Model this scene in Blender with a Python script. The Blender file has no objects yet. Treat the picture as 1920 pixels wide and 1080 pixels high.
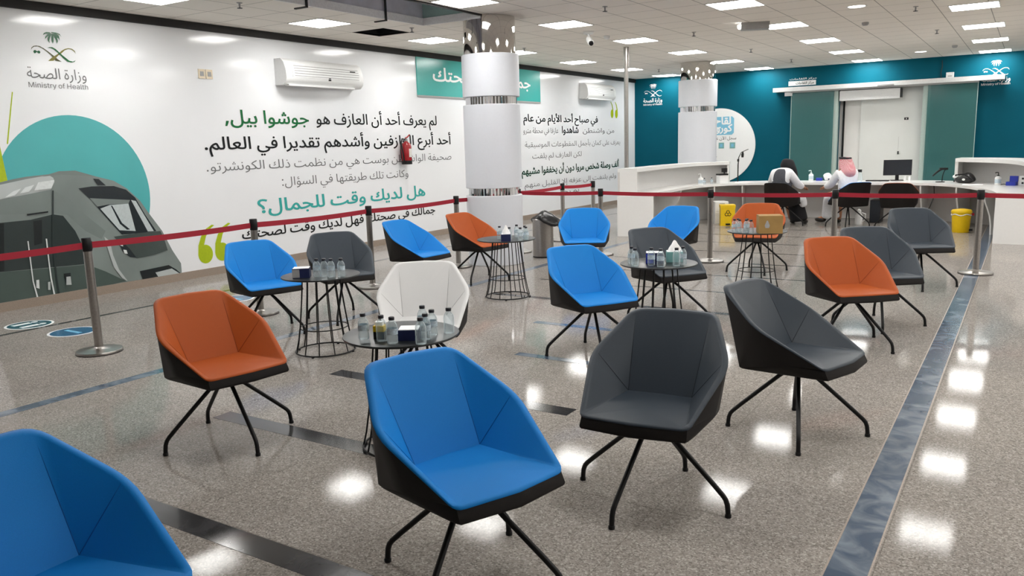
import bpy, bmesh, math, random
from mathutils import Vector, Matrix, Euler
from mathutils.geometry import delaunay_2d_cdt

# ------------------------------------------------------------------ camera, world, exposure
SC = bpy.context.scene
COL = SC.collection
random.seed(7)
PI = math.pi
R = math.radians


def make_camera(yaw, pitch, roll, f_px, height):
    cy, sy = math.cos(yaw), math.sin(yaw)
    fwd = Vector((-sy * math.cos(pitch), cy * math.cos(pitch), -math.sin(pitch)))
    right = Vector((cy, sy, 0.0))
    down = fwd.cross(right)
    r = right * math.cos(roll) + down * math.sin(roll)
    d = -right * math.sin(roll) + down * math.cos(roll)
    cam = bpy.data.cameras.new('camera')
    cam.sensor_width = 36.0
    cam.lens = 36.0 * f_px / 1920.0
    cam.clip_start = 0.05
    cam.clip_end = 200
    o = bpy.data.objects.new('camera', cam)
    COL.objects.link(o)
    m = Matrix.Identity(4)
    for i, v in enumerate((r, -d, -fwd)):
        for j in range(3):
            m[j][i] = v[j]
    m.translation = (0, 0, height)
    o.matrix_world = m
    SC.camera = o


make_camera(0.570582, 0.174733, 0.029073, 1509.6, 1.6)

world = bpy.data.worlds.new('world')
SC.world = world
world.use_nodes = True
world.node_tree.nodes['Background'].inputs[0].default_value = (0.8, 0.9, 1.0, 1)
world.node_tree.nodes['Background'].inputs[1].default_value = 0.05

SC.view_settings.view_transform = 'Standard'
SC.view_settings.look = 'None'
SC.view_settings.gamma = 1.0
SC.view_settings.use_curve_mapping = False
SC.view_settings.exposure = 0.0
PANEL_POWER = 27.0          # radiance of the ceiling light panels
SC.cycles.use_denoising = True
SC.cycles.max_bounces = 8
SC.cycles.diffuse_bounces = 6
SC.cycles.glossy_bounces = 4
SC.cycles.transmission_bounces = 6
SC.cycles.transparent_max_bounces = 8
SC.cycles.caustics_reflective = False
SC.cycles.caustics_refractive = False
SC.cycles.sample_clamp_indirect = 8.0

# room dimensions (metres; camera stands at the origin, +Y runs along the left wall)
WX, WY, CZ = -9.2, 20.8, 3.28       # left wall, teal wall, ceiling height
RX, BY = 5.5, -4.6                  # right wall, wall behind the camera

# ------------------------------------------------------------------ materials


def srgb(r, g, b):
    f = lambda c: c / 12.92 if c <= 0.04045 else ((c + 0.055) / 1.055) ** 2.4
    return (f(r / 255), f(g / 255), f(b / 255))


def mat(name, col, rough=0.5, metal=0.0, noise=0.06, scale=40.0, bump=0.0, spec=0.5, trans=0.0, ior=1.45, coat=0.0):
    m = bpy.data.materials.new(name)
    m.use_nodes = True
    nt = m.node_tree
    b = nt.nodes['Principled BSDF']
    b.inputs['Roughness'].default_value = rough
    b.inputs['Metallic'].default_value = metal
    b.inputs['Specular IOR Level'].default_value = spec
    b.inputs['Transmission Weight'].default_value = trans
    b.inputs['IOR'].default_value = ior
    b.inputs['Coat Weight'].default_value = coat
    tc = nt.nodes.new('ShaderNodeTexCoord')
    nz = nt.nodes.new('ShaderNodeTexNoise')
    nz.inputs['Scale'].default_value = scale
    nz.inputs['Detail'].default_value = 4
    nt.links.new(tc.outputs['Object'], nz.inputs['Vector'])
    rp = nt.nodes.new('ShaderNodeValToRGB')
    rp.color_ramp.elements[0].position = 0.3
    rp.color_ramp.elements[1].position = 0.7
    rp.color_ramp.elements[0].color = (*[c * (1 - noise) for c in col], 1)
    rp.color_ramp.elements[1].color = (*[min(1, c * (1 + noise)) for c in col], 1)
    nt.links.new(nz.outputs['Fac'], rp.inputs['Fac'])
    nt.links.new(rp.outputs['Color'], b.inputs['Base Color'])
    if bump:
        bp = nt.nodes.new('ShaderNodeBump')
        bp.inputs['Strength'].default_value = bump
        bp.inputs['Distance'].default_value = 0.002
        nt.links.new(nz.outputs['Fac'], bp.inputs['Height'])
        nt.links.new(bp.outputs['Normal'], b.inputs['Normal'])
    return m


def emit_mat(name, col, power):
    m = bpy.data.materials.new(name)
    m.use_nodes = True
    b = m.node_tree.nodes['Principled BSDF']
    b.inputs['Base Color'].default_value = (0.9, 0.9, 0.9, 1)
    b.inputs['Emission Color'].default_value = (*col, 1)
    b.inputs['Emission Strength'].default_value = power
    return m


def math_node(nt, op, a, b=None, c=None):
    n = nt.nodes.new('ShaderNodeMath')
    n.operation = op
    for i, v in enumerate((a, b, c)):
        if v is None:
            continue
        if isinstance(v, (int, float)):
            n.inputs[i].default_value = v
        else:
            nt.links.new(v, n.inputs[i])
    return n.outputs[0]


def mix_col(nt, fac, a, b):
    n = nt.nodes.new('ShaderNodeMix')
    n.data_type = 'RGBA'
    for s, v in ((n.inputs[0], fac), (n.inputs[6], a), (n.inputs[7], b)):
        if isinstance(v, (int, float)):
            s.default_value = v
        elif isinstance(v, tuple):
            s.default_value = (*v, 1)
        else:
            nt.links.new(v, s)
    return n.outputs[2]


def grid_mask(nt, sep, px, py, ox, oy, w):
    """1 on the joints of a px by py grid, else 0"""
    out = None
    for o, p, off in ((sep.outputs[0], px, ox), (sep.outputs[1], py, oy)):
        t = math_node(nt, 'SUBTRACT', o, off)
        t = math_node(nt, 'DIVIDE', t, p)
        t = math_node(nt, 'FRACT', t)
        t = math_node(nt, 'SUBTRACT', t, 0.5)
        t = math_node(nt, 'ABSOLUTE', t)
        t = math_node(nt, 'GREATER_THAN', t, 0.5 - w / p / 2)
        out = t if out is None else math_node(nt, 'MAXIMUM', out, t)
    return out


def floor_mat():
    m = bpy.data.materials.new('polished_granite')
    m.use_nodes = True
    nt = m.node_tree
    b = nt.nodes['Principled BSDF']
    tc = nt.nodes.new('ShaderNodeTexCoord')
    sep = nt.nodes.new('ShaderNodeSeparateXYZ')
    nt.links.new(tc.outputs['Object'], sep.inputs[0])
    v = nt.nodes.new('ShaderNodeTexVoronoi')
    v.inputs['Scale'].default_value = 150
    nt.links.new(tc.outputs['Object'], v.inputs['Vector'])
    g = nt.nodes.new('ShaderNodeSeparateColor')
    nt.links.new(v.outputs['Color'], g.inputs[0])
    rp = nt.nodes.new('ShaderNodeValToRGB')
    e = rp.color_ramp.elements
    e[0].position = 0.0
    e[0].color = (0.135, 0.122, 0.112, 1)
    e[1].position = 1.0
    e[1].color = (0.36, 0.338, 0.312, 1)
    for p, c in ((0.16, (0.165, 0.15, 0.139)), (0.28, (0.212, 0.196, 0.181)), (0.75, (0.245, 0.227, 0.209)), (0.88, (0.31, 0.29, 0.268))):
        x = e.new(p)
        x.color = (*c, 1)
    nt.links.new(g.outputs[0], rp.inputs['Fac'])
    nz = nt.nodes.new('ShaderNodeTexNoise')
    nz.inputs['Scale'].default_value = 1.3
    nz.inputs['Detail'].default_value = 3
    nt.links.new(tc.outputs['Object'], nz.inputs['Vector'])
    big = mix_col(nt, nz.outputs['Fac'], (1.05, 1.05, 1.06), (1.38, 1.36, 1.33))
    mul = nt.nodes.new('ShaderNodeMix')
    mul.data_type = 'RGBA'
    mul.blend_type = 'MULTIPLY'
    mul.inputs[0].default_value = 1
    nt.links.new(rp.outputs['Color'], mul.inputs[6])
    nt.links.new(big, mul.inputs[7])
    k = grid_mask(nt, sep, 0.91, 1.045, -0.385, 2.09, 0.005)
    col = mix_col(nt, math_node(nt, 'MULTIPLY', k, 0.45), mul.outputs[2], (0.12, 0.105, 0.09))
    nt.links.new(col, b.inputs['Base Color'])
    n2 = nt.nodes.new('ShaderNodeTexNoise')
    n2.inputs['Scale'].default_value = 260
    nt.links.new(tc.outputs['Object'], n2.inputs['Vector'])
    rr = math_node(nt, 'MULTIPLY_ADD', nz.outputs['Fac'], 0.025, 0.02)
    nt.links.new(rr, b.inputs['Roughness'])
    bp = nt.nodes.new('ShaderNodeBump')
    bp.inputs['Strength'].default_value = 0.03
    bp.inputs['Distance'].default_value = 0.002
    nt.links.new(n2.outputs['Fac'], bp.inputs['Height'])
    nt.links.new(bp.outputs['Normal'], b.inputs['Normal'])
    b.inputs['Specular IOR Level'].default_value = 0.05
    return m


def marble_mat(name, c0, c1, rough=0.12):
    m = bpy.data.materials.new(name)
    m.use_nodes = True
    nt = m.node_tree
    b = nt.nodes['Principled BSDF']
    tc = nt.nodes.new('ShaderNodeTexCoord')
    nz = nt.nodes.new('ShaderNodeTexNoise')
    nz.inputs['Scale'].default_value = 5
    nz.inputs['Detail'].default_value = 7
    nz.inputs['Distortion'].default_value = 1.6
    nt.links.new(tc.outputs['Object'], nz.inputs['Vector'])
    rp = nt.nodes.new('ShaderNodeValToRGB')
    e = rp.color_ramp.elements
    e[0].position = 0.42
    e[0].color = (*c0, 1)
    e[1].position = 0.66
    e[1].color = (*c1, 1)
    nt.links.new(nz.outputs['Fac'], rp.inputs['Fac'])
    nt.links.new(rp.outputs['Color'], b.inputs['Base Color'])
    b.inputs['Roughness'].default_value = rough
    return m


def ceiling_mat():
    m = bpy.data.materials.new('ceiling_tile')
    m.use_nodes = True
    nt = m.node_tree
    b = nt.nodes['Principled BSDF']
    tc = nt.nodes.new('ShaderNodeTexCoord')
    sep = nt.nodes.new('ShaderNodeSeparateXYZ')
    nt.links.new(tc.outputs['Object'], sep.inputs[0])
    k = grid_mask(nt, sep, 0.6, 0.6125, 0.0, 7.774, 0.012)
    v = nt.nodes.new('ShaderNodeTexNoise')
    v.inputs['Scale'].default_value = 220
    nt.links.new(tc.outputs['Object'], v.inputs['Vector'])
    base = mix_col(nt, v.outputs['Fac'], (0.84, 0.795, 0.735), (0.92, 0.875, 0.81))
    col = mix_col(nt, math_node(nt, 'MULTIPLY', k, 0.75), base, (0.22, 0.2, 0.18))
    nt.links.new(col, b.inputs['Base Color'])
    b.inputs['Roughness'].default_value = 0.85
    return m


def shemagh_mat():
    m = bpy.data.materials.new('red_white_check')
    m.use_nodes = True
    nt = m.node_tree
    b = nt.nodes['Principled BSDF']
    tc = nt.nodes.new('ShaderNodeTexCoord')
    ck = nt.nodes.new('ShaderNodeTexChecker')
    ck.inputs['Scale'].default_value = 64
    ck.inputs['Color1'].default_value = (0.62, 0.05, 0.08, 1)
    ck.inputs['Color2'].default_value = (0.85, 0.78, 0.78, 1)
    nt.links.new(tc.outputs['Object'], ck.inputs['Vector'])
    nz = nt.nodes.new('ShaderNodeTexNoise')
    nz.inputs['Scale'].default_value = 9
    nt.links.new(tc.outputs['Object'], nz.inputs['Vector'])
    c = mix_col(nt, math_node(nt, 'MULTIPLY', nz.outputs['Fac'], 0.9), ck.outputs['Color'], (0.62, 0.28, 0.31))
    nt.links.new(c, b.inputs['Base Color'])
    b.inputs['Roughness'].default_value = 0.9
    return m


def film_glass_mat():
    m = bpy.data.materials.new('frosted_glass')
    m.use_nodes = True
    nt = m.node_tree
    b = nt.nodes['Principled BSDF']
    b.inputs['Base Color'].default_value = (0.06, 0.19, 0.19, 1)
    b.inputs['Roughness'].default_value = 0.12
    out = nt.nodes['Material Output']
    t = nt.nodes.new('ShaderNodeBsdfTransparent')
    t.inputs[0].default_value = (0.85, 0.92, 0.9, 1)
    nz = nt.nodes.new('ShaderNodeTexNoise')
    nz.inputs['Scale'].default_value = 1.2
    mx = nt.nodes.new('ShaderNodeMixShader')
    f = math_node(nt, 'MULTIPLY_ADD', nz.outputs['Fac'], 0.08, 0.62)
    nt.links.new(f, mx.inputs[0])
    nt.links.new(t.outputs[0], mx.inputs[1])
    nt.links.new(b.outputs[0], mx.inputs[2])
    nt.links.new(mx.outputs[0], out.inputs[0])
    return m


def bottle_mat():
    m = bpy.data.materials.new('clear_plastic')
    m.use_nodes = True
    nt = m.node_tree
    b = nt.nodes['Principled BSDF']
    b.inputs['Base Color'].default_value = (0.82, 0.9, 0.93, 1)
    b.inputs['Roughness'].default_value = 0.06
    b.inputs['Transmission Weight'].default_value = 0.15
    b.inputs['IOR'].default_value = 1.33
    out = nt.nodes['Material Output']
    t = nt.nodes.new('ShaderNodeBsdfTransparent')
    t.inputs[0].default_value = (0.93, 0.97, 0.98, 1)
    lw = nt.nodes.new('ShaderNodeLayerWeight')
    lw.inputs[0].default_value = 0.35
    mx = nt.nodes.new('ShaderNodeMixShader')
    f = math_node(nt, 'MULTIPLY_ADD', lw.outputs['Facing'], 0.55, 0.13)
    nt.links.new(f, mx.inputs[0])
    nt.links.new(t.outputs[0], mx.inputs[1])
    nt.links.new(b.outputs[0], mx.inputs[2])
    nt.links.new(mx.outputs[0], out.inputs[0])
    return m


M = dict(
    floor=floor_mat(), ceiling=ceiling_mat(),
    blue_marble=marble_mat('blue_marble', (0.05, 0.082, 0.13), (0.17, 0.21, 0.26)),
    dark_marble=marble_mat('dark_marble', (0.030, 0.030, 0.032), (0.055, 0.055, 0.058), 0.12),
    granite=mat('granite_skirting', srgb(150, 136, 124), 0.35, noise=0.25, scale=160),
    white_wall=mat('white_gloss_wall', (0.80, 0.815, 0.84), 0.11, noise=0.01, scale=1.5, bump=0.0),
    plain_wall=mat('white_wall', (0.84, 0.83, 0.81), 0.6, noise=0.02, scale=3),
    teal_wall=mat('teal_wall', (0.0006, 0.086, 0.13), 0.55, noise=0.05, scale=2, spec=0.12),
    black=mat('black_metal', (0.005, 0.005, 0.0055), 0.45, noise=0.1, spec=0.35),
    black_trim=mat('black_trim', (0.014, 0.013, 0.013), 0.6),
    black_plastic=mat('black_plastic', (0.008, 0.008, 0.009), 0.4, spec=0.35),
    black_glass=mat('black_glass', (0.014, 0.016, 0.018), 0.3, spec=0.4),
    shell=mat('charcoal_shell', (0.0125, 0.0105, 0.010), 0.6, noise=0.15, scale=300, bump=0.15, spec=0.25),
    blue=mat('blue_leather', (0.003, 0.19, 0.57), 0.55, noise=0.04, scale=350, bump=0.12, spec=0.22),
    orange=mat('orange_leather', (0.36, 0.072, 0.012), 0.5, noise=0.05, scale=350, bump=0.12, spec=0.2),
    grey=mat('grey_leather', (0.028, 0.038, 0.051), 0.46, noise=0.06, scale=350, bump=0.12, spec=0.32),
    white=mat('white_leather', srgb(205, 205, 205), 0.5, noise=0.03, scale=350, bump=0.12),
    seam_blue=mat('seam_blue', (0.002, 0.09, 0.32), 0.7, spec=0.2), seam_orange=mat('seam_orange', (0.17, 0.024, 0.005), 0.7, spec=0.2),
    seam_grey=mat('seam_grey', (0.010, 0.013, 0.018), 0.7, spec=0.2), seam_white=mat('seam_white', srgb(140, 140, 140), 0.7),
    steel=mat('brushed_steel', (0.38, 0.36, 0.34), 0.3, 1.0, noise=0.08, scale=60),
    mirror=mat('mirror_steel', (0.62, 0.60, 0.57), 0.04, 1.0, noise=0.01),
    chrome_ridge=mat('chrome', (0.7, 0.7, 0.72), 0.06, 1.0, noise=0.01),
    red_belt=mat('red_webbing', (0.34, 0.011, 0.028), 0.7, noise=0.1, scale=400),
    column_white=mat('column_white', (0.68, 0.70, 0.75), 0.35, noise=0.01),
    desk_white=mat('desk_white', (0.80, 0.80, 0.79), 0.22, noise=0.01),
    desk_grey=mat('desk_grey', (0.62, 0.61, 0.60), 0.4, noise=0.02),
    panel_frame=mat('white_enamel', (0.78, 0.77, 0.74), 0.4),
    diffuser=emit_mat('lit_diffuser', (1.0, 0.985, 0.95), PANEL_POWER),
    downlight=emit_mat('lit_downlight', (1.0, 0.97, 0.92), 9.0),
    plastic_white=mat('white_plastic', (0.80, 0.81, 0.81), 0.35, noise=0.02),
    plastic_grey=mat('grey_plastic', (0.35, 0.35, 0.35), 0.45),
    plastic_beige=mat('beige_plastic', srgb(222, 208, 184), 0.4),
    void=mat('void_grey', (0.62, 0.62, 0.68), 0.6, noise=0.12, scale=4),
    void_white=mat('void_white', (0.85, 0.85, 0.85), 0.6), void_teal=mat('void_teal', srgb(160, 190, 184), 0.5),
    dark=mat('dark_hollow', (0.006, 0.006, 0.006), 0.9),
    teal_sign=mat('teal_sign', srgb(66, 168, 162), 0.2, noise=0.02), white_vinyl=mat('white_vinyl', (0.85, 0.86, 0.86), 0.3, noise=0.01),
    ink_black=mat('ink_black', (0.006, 0.007, 0.008), 0.3, spec=0.3), ink_grey=mat('ink_grey', (0.16, 0.165, 0.17), 0.25),
    ink_green=mat('ink_green', srgb(8, 96, 48), 0.25), ink_teal=mat('ink_teal', srgb(60, 165, 160), 0.25),
    ink_dark_green=mat('ink_dark_green', srgb(18, 58, 40), 0.25),
    lime=mat('lime_print', srgb(166, 186, 24), 0.25), olive=mat('olive_print', srgb(120, 115, 55), 0.25), palm_green=mat('palm_print', srgb(5, 85, 48), 0.25),
    olive_dark=mat('olive_dark_print', srgb(78, 78, 48), 0.25),
    disc_teal=mat('disc_print', srgb(78, 170, 172), 0.2, noise=0.04, scale=2),
    t_body=mat('train_mid', srgb(124, 134, 132), 0.2, noise=0.1, scale=2), t_light=mat('train_light', srgb(180, 187, 187), 0.2, noise=0.05, scale=3),
    t_shade=mat('train_side', srgb(118, 128, 126), 0.2, noise=0.06, scale=3), t_dark=mat('train_window_band', srgb(46, 56, 56), 0.2, noise=0.1, scale=3),
    t_black=mat('train_black', srgb(28, 34, 36), 0.2), t_skirt=mat('train_skirt', srgb(72, 86, 82), 0.2, noise=0.08, scale=3),
    t_nose=mat('train_nose', srgb(66, 76, 74), 0.2, noise=0.1, scale=4), t_glass=mat('train_pane', srgb(186, 196, 198), 0.2),
    t_white=mat('train_white', srgb(214, 220, 220), 0.2), t_frame=mat('train_frame', srgb(34, 42, 46), 0.2),
    sticker=mat('sticker_teal', srgb(22, 92, 108), 0.2), sticker_blue=mat('sticker_blue', srgb(40, 98, 136), 0.2),
    glass=film_glass_mat(), jamb=mat('jamb_pale', srgb(178, 196, 190), 0.3), door_white=mat('door_white', (0.78, 0.80, 0.78), 0.35, noise=0.02, scale=2),
    rail=mat('rail_silver', (0.74, 0.75, 0.75), 0.35, 0.2),
    bottle=bottle_mat(), cap=mat('navy_cap', (0.012, 0.013, 0.02), 0.4), bottle_label=mat('pale_label', srgb(190, 205, 215), 0.5, noise=0.25, scale=90),
    navy=mat('navy_card', srgb(22, 32, 74), 0.5), tissue=mat('tissue_paper', (0.85, 0.85, 0.86), 0.9), card=mat('brown_card', srgb(158, 126, 74), 0.75, noise=0.08, scale=12),
    card_dark=mat('brown_card_print', srgb(70, 44, 24), 0.8), sea=mat('sea_green_card', srgb(120, 170, 168), 0.5),
    yellow=mat('yellow_plastic', srgb(228, 190, 10), 0.4, noise=0.04), screen=mat('dark_screen', srgb(38, 42, 48), 0.25),
    skin=mat('skin', srgb(170, 120, 92), 0.55), abaya=mat('black_cloth', (0.010, 0.010, 0.013), 0.85, noise=0.2, scale=60), coat=mat('white_cloth', (0.76, 0.77, 0.80), 0.8, noise=0.05, scale=30),
    vest=mat('grey_vest', srgb(62, 64, 72), 0.75, noise=0.3, scale=70), shemagh=shemagh_mat(), shoe=mat('dark_shoe', (0.02, 0.018, 0.016), 0.45),
    extinguisher=mat('red_paint', (0.28, 0.010, 0.014), 0.25), biolabel=mat('label_print', srgb(210, 205, 200), 0.5),
    sky_blue=mat('icon_blue', srgb(120, 186, 214), 0.35, noise=0.05), bag=mat('bin_liner', (0.012, 0.012, 0.013), 0.28, noise=0.3, scale=30, bump=0.4),
    blue_plastic=mat('blue_plastic', srgb(40, 58, 170), 0.4), cable=mat('black_cable', (0.012, 0.012, 0.012), 0.6), purple=mat('lilac_print', srgb(150, 150, 190), 0.5),
)

# ------------------------------------------------------------------ helpers


def obj(name, bm, m, parent=None, loc=None, smooth=None, kind=None):
    if isinstance(bm, bpy.types.Mesh):
        me = bm
    else:
        me = bpy.data.meshes.new(name)
        bmesh.ops.recalc_face_normals(bm, faces=bm.faces)
        bm.to_mesh(me)
        bm.free()
        if smooth is not None:
            me.polygons.foreach_set('use_smooth', [True] * len(me.polygons))
            me.set_sharp_from_angle(angle=R(smooth))
    if m is not None and not len(me.materials):
        me.materials.append(m)
    o = bpy.data.objects.new(name, me)
    COL.objects.link(o)
    if parent is not None:
        o.parent = parent
    if loc is not None:
        o.location = loc
    if kind:
        o['kind'] = kind
    return o


def tag(o, label, cat, group=None):
    o['label'] = label
    o['category'] = cat
    if group:
        o['group'] = group
    return o


def thing(name, label, cat, loc=(0, 0, 0), rotz=0.0, group=None):
    o = bpy.data.objects.new(name, None)
    o.empty_display_size = 0.1
    COL.objects.link(o)
    o.location = loc
    o.rotation_euler = (0, 0, rotz)
    return tag(o, label, cat, group)


def copy_tree(o, parent=None):
    c = o.copy()
    COL.objects.link(c)
    if parent is not None:
        c.parent = parent
    for ch in list(o.children):
        copy_tree(ch, c)
    return c


def B():
    return bmesh.new()


def bx(bm, x0, x1, y0, y1, z0, z1):
    vs = [bm.verts.new(p) for p in ((x0, y0, z0), (x1, y0, z0), (x1, y1, z0), (x0, y1, z0), (x0, y0, z1), (x1, y0, z1), (x1, y1, z1), (x0, y1, z1))]
    for f in ((3, 2, 1, 0), (4, 5, 6, 7), (0, 1, 5, 4), (1, 2, 6, 5), (2, 3, 7, 6), (3, 0, 4, 7)):
        bm.faces.new([vs[i] for i in f])
    return bm


def bev(bm, w, seg=2, ang=25):
    es = [e for e in bm.edges if len(e.link_faces) == 2 and e.calc_face_angle(0) > R(ang)]
    bmesh.ops.bevel(bm, geom=es, offset=w, segments=seg, profile=0.5, affect='EDGES', clamp_overlap=True)
    return bm


def box(x0, x1, y0, y1, z0, z1, w=0.0, seg=2):
    bm = bx(B(), x0, x1, y0, y1, z0, z1)
    return bev(bm, w, seg) if w else bm


def lathe(bm, prof, seg=24, c=(0, 0, 0), cap=True):
    rings = []
    for r, z in prof:
        rings.append([bm.verts.new((c[0] + r * math.cos(2 * PI * i / seg), c[1] + r * math.sin(2 * PI * i / seg), c[2] + z)) for i in range(seg)])
    for a, b in zip(rings, rings[1:]):
        for i in range(seg):
            j = (i + 1) % seg
            bm.faces.new((a[i], a[j], b[j], b[i]))
    if cap:
        bm.faces.new(list(reversed(rings[0])))
        bm.faces.new(rings[-1])
    return bm


def tube(bm, pts, r, seg=8, closed=False, cap=True):
    pts = [Vector(p) for p in pts]
    n = len(pts)
    rings = []
    up = None
    for i in range(n):
        if closed:
            t = (pts[(i + 1) % n] - pts[i - 1]).normalized()
        else:
            a = pts[max(i - 1, 0)]
            b = pts[min(i + 1, n - 1)]
            t = (b - a).normalized()
        if up is None:
            up = Vector((0, 0, 1)) if abs(t.z) < 0.9 else Vector((1, 0, 0))
        s = t.cross(up).normalized()
        up = s.cross(t).normalized()
        rr = r[i] if isinstance(r, (list, tuple)) else r
        rings.append([bm.verts.new(pts[i] + s * rr * math.cos(2 * PI * k / seg) + up * rr * math.sin(2 * PI * k / seg)) for k in range(seg)])
    rng = range(n) if closed else range(n - 1)
    for i in rng:
        a, b = rings[i], rings[(i + 1) % n]
        for k in range(seg):
            j = (k + 1) % seg
            bm.faces.new((a[k], a[j], b[j], b[k]))
    if cap and not closed:
        bm.faces.new(list(reversed(rings[0])))
        bm.faces.new(rings[-1])
    return bm


def ring_pts(r, z, n=32, c=(0, 0)):
    return [(c[0] + r * math.cos(2 * PI * i / n), c[1] + r * math.sin(2 * PI * i / n), z) for i in range(n)]


def prism(bm, pts, f0, f1):
    """polygon pts (u,v) extruded between two mappings f0/f1(u,v)->xyz"""
    a = [bm.verts.new(f0(*p)) for p in pts]
    b = [bm.verts.new(f1(*p)) for p in pts]
    bm.faces.new(list(reversed(a)))
    bm.faces.new(b)
    n = len(pts)
    for i in range(n):
        j = (i + 1) % n
        bm.faces.new((a[i], a[j], b[j], b[i]))
    return bm


def ball(bm, c, rx, ry=None, rz=None, seg=16, rings=10):
    ry = rx if ry is None else ry
    rz = rx if rz is None else rz
    mtx = Matrix.Translation(c) @ Matrix.Diagonal((rx, ry, rz, 1))
    bmesh.ops.create_uvsphere(bm, u_segments=seg, v_segments=rings, radius=1, matrix=mtx)
    return bm


def skin_mesh(verts, edges, radii, levels=1):
    me = bpy.data.meshes.new('skin_tmp')
    me.from_pydata(verts, edges, [])
    o = bpy.data.objects.new('skin_tmp', me)
    COL.objects.link(o)
    md = o.modifiers.new('skin', 'SKIN')
    md.use_smooth_shade = True
    for i, r in enumerate(radii):
        v = me.skin_vertices[0].data[i]
        v.radius = r if isinstance(r, tuple) else (r, r)
        v.use_root = (i == 0)
    sb = o.modifiers.new('sub', 'SUBSURF')
    sb.levels = levels
    dg = bpy.context.evaluated_depsgraph_get()
    dg.update()
    out = bpy.data.meshes.new_from_object(o.evaluated_get(dg))
    out.polygons.foreach_set('use_smooth', [True] * len(out.polygons))
    bpy.data.objects.remove(o)
    bpy.data.meshes.remove(me)
    return out


def on_left(u, v, d=0.0):       # a point on the left wall: u along the wall (Y), v up
    return (WX + d, u, v)


def on_teal(u, v, d=0.0):       # a point on the teal wall: u along X, v up
    return (u, WY - d, v)


def flat(pts, place, d):
    bm = B()
    f = bm.faces.new([bm.verts.new(place(u, v, d)) for u, v in pts])
    f.normal_update()
    bmesh.ops.triangulate(bm, faces=bm.faces)
    return bm


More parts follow.
